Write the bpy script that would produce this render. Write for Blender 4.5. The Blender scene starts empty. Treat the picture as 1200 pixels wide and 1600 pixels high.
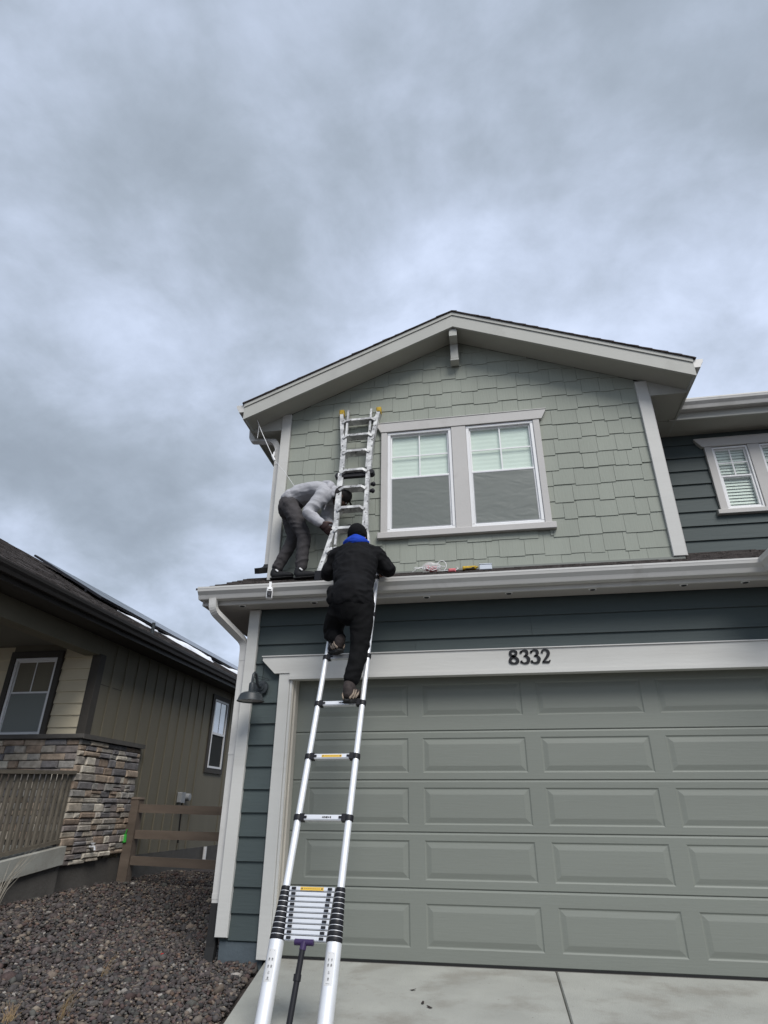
import bpy, bmesh, math, random
import numpy as np
from mathutils import Vector, Matrix, noise as mnoise
random.seed(11)
R = math.radians
scene = bpy.context.scene
C = scene.collection

# ------------------------------------------------------------------ camera
cam_d = bpy.data.cameras.new('camera')
cam = bpy.data.objects.new('camera', cam_d); C.objects.link(cam); scene.camera = cam
cam_d.sensor_fit = 'VERTICAL'; cam_d.sensor_height = 24.0
cam_d.lens = 24.0 * 933.68 / 1600.0
cam_d.clip_start = 0.05; cam_d.clip_end = 2000
_p, _r, _y = R(26.515), R(0.421), R(9.798)
_fw = Vector((-math.sin(_y) * math.cos(_p), math.cos(_y) * math.cos(_p), math.sin(_p)))
_rt = Vector((math.cos(_y), math.sin(_y), 0)); _up = _rt.cross(_fw)
_r2 = _rt * math.cos(_r) + _up * math.sin(_r); _u2 = -_rt * math.sin(_r) + _up * math.cos(_r)
M4 = Matrix(((_r2.x, _u2.x, -_fw.x, 1.640), (_r2.y, _u2.y, -_fw.y, -5.452), (_r2.z, _u2.z, -_fw.z, 1.004), (0, 0, 0, 1)))
cam.matrix_world = M4

# ------------------------------------------------------------------ world: overcast sky
SUN_DIR = Vector((0.35, -0.60, 0.78)).normalized()      # towards the sun, behind the camera and to the left
world = bpy.data.worlds.new('World'); scene.world = world; world.use_nodes = True
nt = world.node_tree; nt.nodes.clear()
def wn(t, **k):
    n = nt.nodes.new(t)
    for a, b in k.items(): setattr(n, a, b)
    return n
out = wn('ShaderNodeOutputWorld'); bg = wn('ShaderNodeBackground'); bg.inputs['Strength'].default_value = 0.1
sky = wn('ShaderNodeTexSky', sky_type='NISHITA', sun_disc=False)
sky.sun_elevation = math.asin(SUN_DIR.z); sky.sun_rotation = math.atan2(SUN_DIR.x, SUN_DIR.y)
tc = wn('ShaderNodeTexCoord'); sep = wn('ShaderNodeSeparateXYZ')
nt.links.new(tc.outputs['Generated'], sep.inputs[0])
def wmath(op, a, b=None):
    n = wn('ShaderNodeMath', operation=op)
    for i, x in enumerate((a, b)):
        if x is None: continue
        if isinstance(x, (int, float)): n.inputs[i].default_value = x
        else: nt.links.new(x, n.inputs[i])
    return n.outputs[0]
zz = wmath('ADD', wmath('MAXIMUM', sep.outputs[2], 0.0), 0.42)
cmb = wn('ShaderNodeCombineXYZ')
nt.links.new(wmath('DIVIDE', sep.outputs[0], zz), cmb.inputs[0])
nt.links.new(wmath('DIVIDE', sep.outputs[1], zz), cmb.inputs[1])
def wnoise(scale, detail, rough, dist, off):
    mp = wn('ShaderNodeMapping'); mp.inputs['Location'].default_value = off
    nt.links.new(cmb.outputs[0], mp.inputs['Vector'])
    n = wn('ShaderNodeTexNoise'); n.inputs['Scale'].default_value = scale; n.inputs['Detail'].default_value = detail
    n.inputs['Roughness'].default_value = rough; n.inputs['Distortion'].default_value = dist
    nt.links.new(mp.outputs[0], n.inputs['Vector']); return n.outputs['Fac']
OX, OY = 14.0, 44.0
n1 = wnoise(2.2, 10, 0.55, 0.12, (OX, OY, 0.0))
n2 = wnoise(6.5, 8, 0.58, 0.3, (1.7 + OX, 2.2, 4.0))
n3 = wnoise(0.9, 2, 0.45, 0.0, (9.2 + OX, 1.3 + OY, 2.0))
mix = wmath('ADD', wmath('ADD', wmath('MULTIPLY', n1, 0.60), wmath('MULTIPLY', n2, 0.22)), wmath('MULTIPLY', n3, 0.18))
rmp = wn('ShaderNodeValToRGB'); cr = rmp.color_ramp; cr.interpolation = 'B_SPLINE'
cr.elements[0].position = 0.34; cr.elements[0].color = (0.144, 0.167, 0.197, 1)
cr.elements[1].position = 0.66; cr.elements[1].color = (0.390, 0.439, 0.550, 1)
e = cr.elements.new(0.43); e.color = (0.184, 0.213, 0.252, 1)
e = cr.elements.new(0.50); e.color = (0.239, 0.273, 0.333, 1)
e = cr.elements.new(0.57); e.color = (0.300, 0.342, 0.427, 1)
nt.links.new(mix, rmp.inputs[0])
sc = wn('ShaderNodeVectorMath', operation='SCALE'); sc.inputs['Scale'].default_value = 11.0
nt.links.new(rmp.outputs[0], sc.inputs[0])
mx = wn('ShaderNodeMix', data_type='RGBA'); mx.inputs[0].default_value = 0.94
nt.links.new(sky.outputs[0], mx.inputs[6]); nt.links.new(sc.outputs[0], mx.inputs[7])
nt.links.new(mx.outputs[2], bg.inputs['Color']); nt.links.new(bg.outputs[0], out.inputs[0])

# ------------------------------------------------------------------ sun (overcast, very soft)
sd = bpy.data.lights.new('sun', 'SUN'); sd.energy = 1.5; sd.angle = R(30); sd.color = (1.0, 0.97, 0.93)
so = bpy.data.objects.new('sun', sd); C.objects.link(so)
so.rotation_euler = (-SUN_DIR).to_track_quat('-Z', 'Y').to_euler()
vs = scene.view_settings; vs.view_transform = 'Standard'; vs.look = 'None'; vs.exposure = 1.02; vs.gamma = 1.0

# ------------------------------------------------------------------ materials
MATS = {}
def mat(name, col, rough=0.7, metal=0.0, var=0.0, vscale=3.0, bump=0.0, bscale=60.0, stretch=(1, 1, 1), spec=0.3,
        speck=None, speckscale=80.0, specklo=0.62, specw=0.04, coat=0.0, tint=None, rand=0.0, dirt=None):
    m = bpy.data.materials.new(name); m.use_nodes = True; MATS[name] = m
    t = m.node_tree; b = t.nodes['Principled BSDF']; L = t.links.new
    b.inputs['Roughness'].default_value = rough; b.inputs['Metallic'].default_value = metal
    b.inputs['Specular IOR Level'].default_value = spec; b.inputs['Coat Weight'].default_value = coat
    tcn = t.nodes.new('ShaderNodeTexCoord'); mp = t.nodes.new('ShaderNodeMapping'); mp.inputs['Scale'].default_value = stretch
    geo = t.nodes.new('ShaderNodeNewGeometry')
    L(geo.outputs['Position'], mp.inputs['Vector'])
    c4 = (*col, 1)
    cur = None
    def rgb(c):
        n = t.nodes.new('ShaderNodeRGB'); n.outputs[0].default_value = c; return n.outputs[0]
    def nz(scale, detail=4, rough_=0.55):
        n = t.nodes.new('ShaderNodeTexNoise'); n.inputs['Scale'].default_value = scale; n.inputs['Detail'].default_value = detail
        n.inputs['Roughness'].default_value = rough_; L(mp.outputs[0], n.inputs['Vector']); return n.outputs['Fac']
    def mixc(f, a, bb):
        n = t.nodes.new('ShaderNodeMix'); n.data_type = 'RGBA'
        if isinstance(f, float): n.inputs[0].default_value = f
        else: L(f, n.inputs[0])
        L(a, n.inputs[6]); L(bb, n.inputs[7]); return n.outputs[2]
    cur = rgb(c4)
    if var > 0:
        lo = tuple(x * (1 - var) for x in col); hi = tuple(min(1, x * (1 + var)) for x in col)
        if tint: hi = tuple(tint)
        r_ = t.nodes.new('ShaderNodeMapRange'); r_.inputs[1].default_value = 0.3; r_.inputs[2].default_value = 0.7
        L(nz(vscale), r_.inputs[0])
        cur = mixc(r_.outputs[0], rgb((*lo, 1)), rgb((*hi, 1)))
    if rand > 0:
        oi = t.nodes.new('ShaderNodeObjectInfo'); hs = t.nodes.new('ShaderNodeHueSaturation')
        r_ = t.nodes.new('ShaderNodeMapRange'); r_.inputs[3].default_value = 1 - rand; r_.inputs[4].default_value = 1 + rand
        L(oi.outputs['Random'], r_.inputs[0]); L(r_.outputs[0], hs.inputs['Value']); L(cur, hs.inputs['Color']); cur = hs.outputs[0]
    if dirt:
        r_ = t.nodes.new('ShaderNodeMapRange'); r_.inputs[1].default_value = dirt[2]; r_.inputs[2].default_value = dirt[2] + 0.14
        L(nz(dirt[1], 6, 0.6), r_.inputs[0])
        mu = t.nodes.new('ShaderNodeMath'); mu.operation = 'MULTIPLY'; mu.inputs[1].default_value = dirt[3]
        L(r_.outputs[0], mu.inputs[0]); cur = mixc(mu.outputs[0], cur, rgb((*dirt[0], 1)))
    if speck:
        r_ = t.nodes.new('ShaderNodeMapRange'); r_.inputs[1].default_value = specklo; r_.inputs[2].default_value = specklo + specw
        L(nz(speckscale, 2), r_.inputs[0]); cur = mixc(r_.outputs[0], cur, rgb((*speck, 1)))
    L(cur, b.inputs['Base Color'])
    if bump > 0:
        bn = t.nodes.new('ShaderNodeBump'); bn.inputs['Strength'].default_value = bump; bn.inputs['Distance'].default_value = 0.01
        L(nz(bscale, 5), bn.inputs['Height']); L(bn.outputs[0], b.inputs['Normal'])
    return m
mat('sage', (0.293, 0.312, 0.268), 0.72, var=0.05, vscale=2.2, bump=0.25, bscale=55, stretch=(1, 1, 0.12), rand=0.03, spec=0.25)
mat('teal', (0.059, 0.076, 0.076), 0.62, var=0.06, vscale=3, bump=0.22, bscale=45, stretch=(0.12, 1, 1), rand=0.05, spec=0.3)
mat('tealbase', (0.085, 0.105, 0.118), 0.85, var=0.12, vscale=5, bump=0.3, bscale=40)
mat('trim', (0.56, 0.555, 0.525), 0.6, var=0.03, vscale=2, bump=0.12, bscale=50, stretch=(0.15, 1, 1), dirt=((0.33, 0.31, 0.28), 2.5, 0.56, 0.25))
mat('casing', (0.50, 0.485, 0.465), 0.62, var=0.03, vscale=2, bump=0.12, bscale=50, dirt=((0.3, 0.28, 0.26), 3.5, 0.58, 0.25))
mat('rake', (0.43, 0.43, 0.395), 0.6, var=0.04, vscale=2, bump=0.1, bscale=40, dirt=((0.26, 0.25, 0.23), 2.2, 0.55, 0.3))
mat('soffit', (0.40, 0.395, 0.35), 0.75, var=0.05, vscale=2, bump=0.15, bscale=60)
mat('soffit_low', (0.40, 0.38, 0.36), 0.75, var=0.05, vscale=2, bump=0.15, bscale=60)
mat('gutter', (0.56, 0.55, 0.525), 0.38, var=0.04, vscale=1.5, spec=0.45, dirt=((0.3, 0.29, 0.26), 3, 0.56, 0.35))
mat('jamb', (0.52, 0.485, 0.42), 0.6, var=0.04, vscale=3)
mat('vinyl', (0.78, 0.78, 0.78), 0.42, var=0.02, vscale=3, dirt=((0.5, 0.49, 0.47), 7, 0.6, 0.25))
mat('door', (0.192, 0.205, 0.180), 0.55, var=0.06, vscale=1.4, rand=0.015, bump=0.10, bscale=70, stretch=(0.07, 1, 1), spec=0.35, dirt=((0.15, 0.153, 0.135), 1.8, 0.55, 0.4))
mat('rubber', (0.02, 0.02, 0.02), 0.7)
mat('numblack', (0.012, 0.012, 0.013), 0.45)
mat('concrete', (0.335, 0.337, 0.305), 0.9, var=0.10, vscale=2.6, bump=0.35, bscale=90, dirt=((0.21, 0.195, 0.165), 2.2, 0.52, 0.55), speck=(0.16, 0.14, 0.12), speckscale=38, specklo=0.74, specw=0.02)
mat('foundation', (0.10, 0.094, 0.086), 0.9, var=0.15, vscale=4, bump=0.4, bscale=30)
mat('soil', (0.055, 0.046, 0.042), 0.95, var=0.3, vscale=9, bump=0.6, bscale=40)
mat('asphalt', (0.055, 0.047, 0.045), 0.95, var=0.35, vscale=24, bump=0.8, bscale=220, rand=0.0, speck=(0.15, 0.11, 0.10), speckscale=130, specklo=0.58, specw=0.1, spec=0.15)
mat('asphalt2', (0.062, 0.055, 0.052), 0.95, var=0.45, vscale=16, bump=0.8, bscale=220, speck=(0.125, 0.103, 0.095), speckscale=120, specklo=0.57, specw=0.1, spec=0.15)
mat('olive', (0.172, 0.155, 0.114), 0.7, var=0.06, vscale=3, bump=0.15, bscale=40, stretch=(1, 1, 0.1))
mat('olivedk', (0.060, 0.054, 0.046), 0.7, var=0.06, vscale=3, bump=0.15, bscale=40)
mat('tan', (0.60, 0.53, 0.385), 0.7, var=0.05, vscale=3, bump=0.15, bscale=40, stretch=(0.1, 1, 1), rand=0.03)
mat('browngutter', (0.035, 0.031, 0.028), 0.45)
mat('porchceil', (0.16, 0.15, 0.125), 0.8)
mat('wood', (0.135, 0.105, 0.082), 0.85, var=0.3, vscale=7, bump=0.4, bscale=40, stretch=(0.12, 1, 0.6), rand=0.12)
mat('railwood', (0.14, 0.122, 0.095), 0.8, var=0.2, vscale=7, bump=0.3, bscale=40, rand=0.1)
STONE = []
for i, c in enumerate([(0.21, 0.19, 0.165), (0.27, 0.235, 0.19), (0.17, 0.13, 0.10), (0.115, 0.108, 0.108), (0.34, 0.31, 0.26), (0.15, 0.13, 0.12), (0.22, 0.175, 0.135), (0.18, 0.17, 0.155)]):
    STONE.append(mat('stone%d' % i, tuple(x * 1.6 for x in c), 0.9, var=0.3, vscale=14, bump=0.7, bscale=45, rand=0.12))
mat('mortar', (0.06, 0.055, 0.05), 0.95, bump=0.3)
mat('alu', (0.80, 0.81, 0.83), 0.48, metal=0.45, var=0.05, vscale=6, spec=0.5)
mat('alurung', (0.70, 0.71, 0.73), 0.42, metal=0.45, var=0.03, vscale=6, spec=0.5)
mat('alupaint', (0.36, 0.36, 0.36), 0.5, metal=0.25, var=0.2, vscale=14, speck=(0.09, 0.085, 0.08), speckscale=30, specklo=0.63, specw=0.03, dirt=((0.74, 0.74, 0.72), 9, 0.46, 0.7))
mat('blackplastic', (0.012, 0.012, 0.015), 0.5, spec=0.25)
mat('purpleplastic', (0.035, 0.018, 0.07), 0.4, spec=0.4)
mat('yellow', (0.50, 0.33, 0.03), 0.55, var=0.25, vscale=40, dirt=((0.08, 0.06, 0.02), 30, 0.55, 0.7))
mat('sticker', (0.70, 0.44, 0.06), 0.5)
mat('labelwhite', (0.62, 0.62, 0.62), 0.5)
mat('ink', (0.05, 0.05, 0.055), 0.6)
mat('lampmetal', (0.028, 0.034, 0.038), 0.45, spec=0.4)
mat('lampwhite', (0.42, 0.42, 0.42), 0.5)
mat('camwhite', (0.75, 0.75, 0.75), 0.4)
mat('jacket', (0.0075, 0.0075, 0.0085), 0.8, bump=0.5, bscale=26, spec=0.12, var=0.2, vscale=9)
mat('trousersblack', (0.008, 0.008, 0.0085), 0.85, bump=0.5, bscale=22, spec=0.1, var=0.2, vscale=9)
mat('beanie', (0.011, 0.011, 0.012), 0.95, bump=0.6, bscale=120, spec=0.1)
mat('bluehood', (0.012, 0.050, 0.38), 0.8, bump=0.4, bscale=40, spec=0.15, var=0.1, vscale=12)
mat('hoodie', (0.38, 0.38, 0.40), 0.92, bump=0.45, bscale=22, spec=0.1, var=0.05, vscale=12)
mat('greypants', (0.062, 0.058, 0.060), 0.88, bump=0.55, bscale=24, spec=0.12, var=0.15, vscale=10)
mat('shoe', (0.013, 0.013, 0.014), 0.65)
mat('bootdark', (0.035, 0.027, 0.025), 0.75, var=0.3, vscale=40)
mat('boottan', (0.25, 0.20, 0.155), 0.8, var=0.2, vscale=40)
mat('glove', (0.022, 0.010, 0.010), 0.8, var=0.3, vscale=40)
mat('skin', (0.075, 0.038, 0.025), 0.55, spec=0.35)
mat('skinlight', (0.42, 0.25, 0.18), 0.55, spec=0.35)
mat('hair', (0.012, 0.010, 0.010), 0.7, bump=0.5, bscale=150)
mat('eyewhite', (0.25, 0.24, 0.23), 0.3)
mat('blind', (0.82, 0.84, 0.80), 0.8, var=0.02, vscale=2)
mat('blindwhite', (0.85, 0.85, 0.82), 0.6)
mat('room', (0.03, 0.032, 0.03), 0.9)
mat('darkblind', (0.10, 0.10, 0.095), 0.7)
mat('snow', (0.78, 0.80, 0.84), 0.8, bump=0.5, bscale=20)
mat('panelblack', (0.012, 0.013, 0.018), 0.2, spec=0.5)
mat('panelframe', (0.035, 0.035, 0.04), 0.4, metal=0.6)
mat('whitecord', (0.75, 0.75, 0.75), 0.5)
mat('pinkplastic', (0.62, 0.16, 0.18), 0.5)
mat('greytag', (0.30, 0.31, 0.32), 0.5, var=0.1)
mat('green', (0.05, 0.40, 0.06), 0.5)
mat('red', (0.35, 0.02, 0.02), 0.6)
mat('dry', (0.30, 0.21, 0.11), 0.9, rand=0.2)
mat('drydark', (0.26, 0.24, 0.20), 0.9)
mat('flash', (0.20, 0.21, 0.19), 0.5)
mat('boxclear', (0.60, 0.64, 0.70), 0.35)

def glassmat(name, tint, amount, rough=0.02):
    m = bpy.data.materials.new(name); m.use_nodes = True; MATS[name] = m
    t = m.node_tree; t.nodes.remove(t.nodes['Principled BSDF']); o = t.nodes['Material Output']
    tr = t.nodes.new('ShaderNodeBsdfTransparent'); tr.inputs[0].default_value = (*tint, 1)
    gl = t.nodes.new('ShaderNodeBsdfGlossy'); gl.inputs['Roughness'].default_value = rough
    lw_ = t.nodes.new('ShaderNodeLayerWeight'); lw_.inputs[0].default_value = 0.5
    fr = t.nodes.new('ShaderNodeMath'); fr.operation = 'POWER'; fr.inputs[1].default_value = 4.0
    t.links.new(lw_.outputs['Facing'], fr.inputs[0])
    ad = t.nodes.new('ShaderNodeMath'); ad.operation = 'ADD'; ad.inputs[1].default_value = amount; ad.use_clamp = True
    t.links.new(fr.outputs[0], ad.inputs[0])
    mx_ = t.nodes.new('ShaderNodeMixShader'); t.links.new(ad.outputs[0], mx_.inputs[0])
    t.links.new(tr.outputs[0], mx_.inputs[1]); t.links.new(gl.outputs[0], mx_.inputs[2]); t.links.new(mx_.outputs[0], o.inputs[0])
    return m
glassmat('glass', (0.955, 0.985, 0.965), 0.05)
glassmat('glassdark', (0.55, 0.58, 0.55), 0.05)
glassmat('glasssky', (0.5, 0.5, 0.5), 0.55)
# insect screen: fine dark mesh, see-through, slightly rippled
m = bpy.data.materials.new('screen'); m.use_nodes = True; MATS['screen'] = m
t = m.node_tree; b = t.nodes['Principled BSDF']; b.inputs['Base Color'].default_value = (0.20, 0.22, 0.20, 1); b.inputs['Roughness'].default_value = 0.42
b.inputs['Specular IOR Level'].default_value = 0.6
g = t.nodes.new('ShaderNodeNewGeometry'); mp = t.nodes.new('ShaderNodeMapping'); mp.inputs['Scale'].default_value = (1.0, 1, 2.6)
nz = t.nodes.new('ShaderNodeTexNoise'); nz.inputs['Scale'].default_value = 3; nz.inputs['Detail'].default_value = 2; nz.inputs['Distortion'].default_value = 1.0
bn = t.nodes.new('ShaderNodeBump'); bn.inputs['Strength'].default_value = 0.22; bn.inputs['Distance'].default_value = 0.03
t.links.new(g.outputs['Position'], mp.inputs[0]); t.links.new(mp.outputs[0], nz.inputs['Vector']); t.links.new(nz.outputs[0], bn.inputs['Height']); t.links.new(bn.outputs[0], b.inputs['Normal'])
tr = t.nodes.new('ShaderNodeBsdfTransparent'); ms = t.nodes.new('ShaderNodeMixShader'); ms.inputs[0].default_value = 0.70
t.links.new(tr.outputs[0], ms.inputs[1]); t.links.new(b.outputs[0], ms.inputs[2]); t.links.new(ms.outputs[0], t.nodes['Material Output'].inputs[0])
# plastic bag
m = bpy.data.materials.new('bag'); m.use_nodes = True; MATS['bag'] = m
t = m.node_tree; b = t.nodes['Principled BSDF']; b.inputs['Base Color'].default_value = (0.85, 0.85, 0.85, 1); b.inputs['Roughness'].default_value = 0.2
tr = t.nodes.new('ShaderNodeBsdfTransparent'); ms = t.nodes.new('ShaderNodeMixShader'); ms.inputs[0].default_value = 0.35
t.links.new(tr.outputs[0], ms.inputs[1]); t.links.new(b.outputs[0], ms.inputs[2]); t.links.new(ms.outputs[0], t.nodes['Material Output'].inputs[0])
# gravel: colour of each stone from a vertex attribute
m = bpy.data.materials.new('gravel'); m.use_nodes = True; MATS['gravel'] = m
t = m.node_tree; b = t.nodes['Principled BSDF']; b.inputs['Roughness'].default_value = 0.85; b.inputs['Specular IOR Level'].default_value = 0.25
at_ = t.nodes.new('ShaderNodeAttribute'); at_.attribute_name = 'Col'
g = t.nodes.new('ShaderNodeNewGeometry'); nz = t.nodes.new('ShaderNodeTexNoise'); nz.inputs['Scale'].default_value = 60; nz.inputs['Detail'].default_value = 4
t.links.new(g.outputs['Position'], nz.inputs['Vector'])
mr = t.nodes.new('ShaderNodeMapRange'); mr.inputs[3].default_value = 0.6; mr.inputs[4].default_value = 1.4; t.links.new(nz.outputs[0], mr.inputs[0])
vm = t.nodes.new('ShaderNodeVectorMath'); vm.operation = 'SCALE'; t.links.new(at_.outputs['Color'], vm.inputs[0]); t.links.new(mr.outputs[0], vm.inputs['Scale'])
t.links.new(vm.outputs[0], b.inputs['Base Color'])

# ------------------------------------------------------------------ mesh helpers
class MB:
    def __init__(s): s.v = []; s.f = []; s.mi = []
    def add(s, vs, fs, mi=0):
        o = len(s.v); s.v += [tuple(x) for x in vs]; s.f += [tuple(i + o for i in f) for f in fs]; s.mi += [mi] * len(fs); return s
    def box(s, x0, x1, y0, y1, z0, z1, mi=0):
        return s.add([(x0, y0, z0), (x1, y0, z0), (x1, y1, z0), (x0, y1, z0), (x0, y0, z1), (x1, y0, z1), (x1, y1, z1), (x0, y1, z1)],
                     [(0, 3, 2, 1), (4, 5, 6, 7), (0, 1, 5, 4), (1, 2, 6, 5), (2, 3, 7, 6), (3, 0, 4, 7)], mi)
    def bbox(s, x0, x1, y0, y1, z0, z1, b=0.004, mi=0):   # box with bevelled edges towards -y
        vs = [(x0, y1, z0), (x1, y1, z0), (x1, y1, z1), (x0, y1, z1), (x0, y0 + b, z0), (x1, y0 + b, z0), (x1, y0 + b, z1), (x0, y0 + b, z1),
              (x0 + b, y0, z0 + b), (x1 - b, y0, z0 + b), (x1 - b, y0, z1 - b), (x0 + b, y0, z1 - b)]
        fs = [(3, 2, 1, 0), (8, 9, 10, 11)]
        for i in range(4):
            j = (i + 1) % 4; fs += [(i, j, j + 4, i + 4), (i + 4, j + 4, j + 8, i + 8)]
        return s.add(vs, fs, mi)
    def poly(s, pts, vec, mi=0):                          # extrude a polygon by a vector
        n = len(pts); v = Vector(vec); a = [Vector(q) for q in pts]
        return s.add(a + [q + v for q in a], [tuple(range(n))[::-1], tuple(range(n, 2 * n))] + [(i, (i + 1) % n, n + (i + 1) % n, n + i) for i in range(n)], mi)
    def obox(s, c, ax, ay, az, mi=0):                     # oriented box from half-axes
        c, ax, ay, az = map(Vector, (c, ax, ay, az)); vs = []
        for k in (-1, 1):
            for i, j in ((-1, -1), (1, -1), (1, 1), (-1, 1)): vs.append(c + ax * i + ay * j + az * k)
        return s.add(vs, [(0, 3, 2, 1), (4, 5, 6, 7), (0, 1, 5, 4), (1, 2, 6, 5), (2, 3, 7, 6), (3, 0, 4, 7)], mi)
    def tube(s, pts, rad, n=8, side=None, flat=1.0, cap=True, mi=0):
        pts = [Vector(q) for q in pts]; m_ = len(pts)
        rads = rad if isinstance(rad, (list, tuple)) else [rad] * m_
        up = None; rings = []
        for i, q in enumerate(pts):
            tg = (pts[min(i + 1, m_ - 1)] - pts[max(i - 1, 0)]).normalized()
            if up is None:
                up = Vector(side) if side else (Vector((0, 0, 1)) if abs(tg.z) < 0.9 else Vector((1, 0, 0)))
            up = (up - tg * up.dot(tg)).normalized(); bi = tg.cross(up)
            rr = rads[i]; ra, rb = rr if isinstance(rr, (list, tuple)) else (rr, rr * flat)
            rings.append([q + up * (ra * math.cos(2 * math.pi * k / n)) + bi * (rb * math.sin(2 * math.pi * k / n)) for k in range(n)])
        vs = [x for r_ in rings for x in r_]; fs = []
        for i in range(m_ - 1):
            for k in range(n): fs.append((i * n + k, i * n + (k + 1) % n, (i + 1) * n + (k + 1) % n, (i + 1) * n + k))
        if cap: fs += [tuple(range(n))[::-1], tuple(range((m_ - 1) * n, m_ * n))]
        return s.add(vs, fs, mi)
    def rbar(s, pts, w, d, side):                         # rectangular bar swept along points; w along side, d across
        pts = [Vector(q) for q in pts]; m_ = len(pts); rings = []; sd_ = Vector(side)
        for i, q in enumerate(pts):
            tg = (pts[min(i + 1, m_ - 1)] - pts[max(i - 1, 0)]).normalized()
            a = (sd_ - tg * sd_.dot(tg)).normalized(); b_ = tg.cross(a)
            rings.append([q - a * w - b_ * d, q + a * w - b_ * d, q + a * w + b_ * d, q - a * w + b_ * d])
        vs = [x for r_ in rings for x in r_]; fs = [(3, 2, 1, 0), tuple(range(4 * m_ - 4, 4 * m_))]
        for i in range(m_ - 1):
            for k in range(4): fs.append((i * 4 + k, i * 4 + (k + 1) % 4, i * 4 + 4 + (k + 1) % 4, i * 4 + 4 + k))
        return s.add(vs, fs)
    def lathe(s, prof, c, axis=(0, 0, 1), n=24, mi=0):    # prof: (radius, height) from c along axis
        ax = Vector(axis).normalized(); u = ax.orthogonal().normalized(); w = ax.cross(u); c = Vector(c); vs = []; fs = []
        for (r_, h) in prof:
            for k in range(n):
                a = 2 * math.pi * k / n; vs.append(c + ax * h + (u * math.cos(a) + w * math.sin(a)) * r_)
        for i in range(len(prof) - 1):
            for k in range(n): fs.append((i * n + k, i * n + (k + 1) % n, (i + 1) * n + (k + 1) % n, (i + 1) * n + k))
        return s.add(vs, fs, mi)
    def ell(s, c, rx, ry, rz, n=16, m_=10, rot=None, mi=0):
        c = Vector(c); vs = []; fs = []
        for i in range(m_ + 1):
            th = math.pi * i / m_
            for k in range(n):
                ph = 2 * math.pi * k / n
                q = Vector((rx * math.sin(th) * math.cos(ph), ry * math.sin(th) * math.sin(ph), rz * math.cos(th)))
                vs.append(c + (rot @ q if rot else q))
        for i in range(m_):
            for k in range(n): fs.append((i * n + k, (i + 1) * n + k, (i + 1) * n + (k + 1) % n, i * n + (k + 1) % n))
        return s.add(vs, fs, mi)
    def mesh(s, name, mats, smooth=False):
        me = bpy.data.meshes.new(name); me.from_pydata(s.v, [], s.f)
        for m_ in (mats if isinstance(mats, (list, tuple)) else [mats]): me.materials.append(MATS[m_] if isinstance(m_, str) else m_)
        if any(s.mi): me.polygons.foreach_set('material_index', s.mi)
        bm = bmesh.new(); bm.from_mesh(me); bmesh.ops.remove_doubles(bm, verts=bm.verts, dist=1e-5); bmesh.ops.recalc_face_normals(bm, faces=bm.faces); bm.to_mesh(me); bm.free()
        if smooth: me.polygons.foreach_set('use_smooth', [True] * len(me.polygons))
        me.update(); return me
    def build(s, name, mats, parent=None, smooth=False):
        o = bpy.data.objects.new(name, s.mesh(name, mats, smooth)); C.objects.link(o)
        if parent: o.parent = parent
        return o
def empty(name, loc=(0, 0, 0)):
    o = bpy.data.objects.new(name, None); o.empty_display_size = 0.1; C.objects.link(o); o.location = loc; return o
def tag(o, label=None, cat=None, group=None, kind=None):
    if label: o['label'] = label
    if cat: o['category'] = cat
    if group: o['group'] = group
    if kind: o['kind'] = kind
    return o
def settle(root):                                        # children were modelled in world space: keep them there
    bpy.context.view_layer.update()
    inv = Matrix.Translation(root.location).inverted()
    for ch in root.children: ch.matrix_parent_inverse = inv
def box(name, m_, parent, *a): return MB().box(*a).build(name, m_, parent)
def bar(name, m_, parent, *a, b=0.004): return MB().bbox(*a, b=b).build(name, m_, parent)
def autosmooth(o, ang=40):
    bm = bmesh.new(); bm.from_mesh(o.data); 
    for f_ in bm.faces: f_.smooth = True
    for e_ in bm.edges: e_.smooth = not (len(e_.link_faces) == 2 and e_.calc_face_angle(0) > R(ang))
    bm.to_mesh(o.data); bm.free(); return o
def clip(poly, a, b_, c_):                               # keep a*x+b*z<=c
    o = []
    for i in range(len(poly)):
        p_, q_ = poly[i], poly[(i + 1) % len(poly)]; dp = a * p_[0] + b_ * p_[1] - c_; dq = a * q_[0] + b_ * q_[1] - c_
        if dp <= 0: o.append(p_)
        if dp * dq < 0:
            t_ = dp / (dp - dq); o.append((p_[0] + (q_[0] - p_[0]) * t_, p_[1] + (q_[1] - p_[1]) * t_))
    return o

# ------------------------------------------------------------------ ground
def ground_z(x, y):
    if x > -0.56: s_ = -0.055
    else: s_ = -0.055 + (-0.56 - x) * 0.048 if x > -3.7 else 0.096
    return s_ + (min(0, y + 0.2)) * 0.02
gm = MB(); xs = [-300, -60, -12, -6, -3.7, -2.6, -1.6, -0.56, 0.5, 3, 6, 12, 60, 300]; ys = [-300, -60, -12, -6, -3, -2, -1, -0.2, 1, 4, 8, 20, 60, 300]
gv = [(x, y_, (ground_z(x, y_) if abs(x) < 20 and abs(y_) < 20 else -0.1) - 0.03) for y_ in ys for x in xs]
gf = [(j * len(xs) + i, j * len(xs) + i + 1, (j + 1) * len(xs) + i + 1, (j + 1) * len(xs) + i) for j in range(len(ys) - 1) for i in range(len(xs) - 1)]
gm.add(gv, gf); ground = gm.build('ground', 'soil'); ground['kind'] = 'structure'

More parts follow.
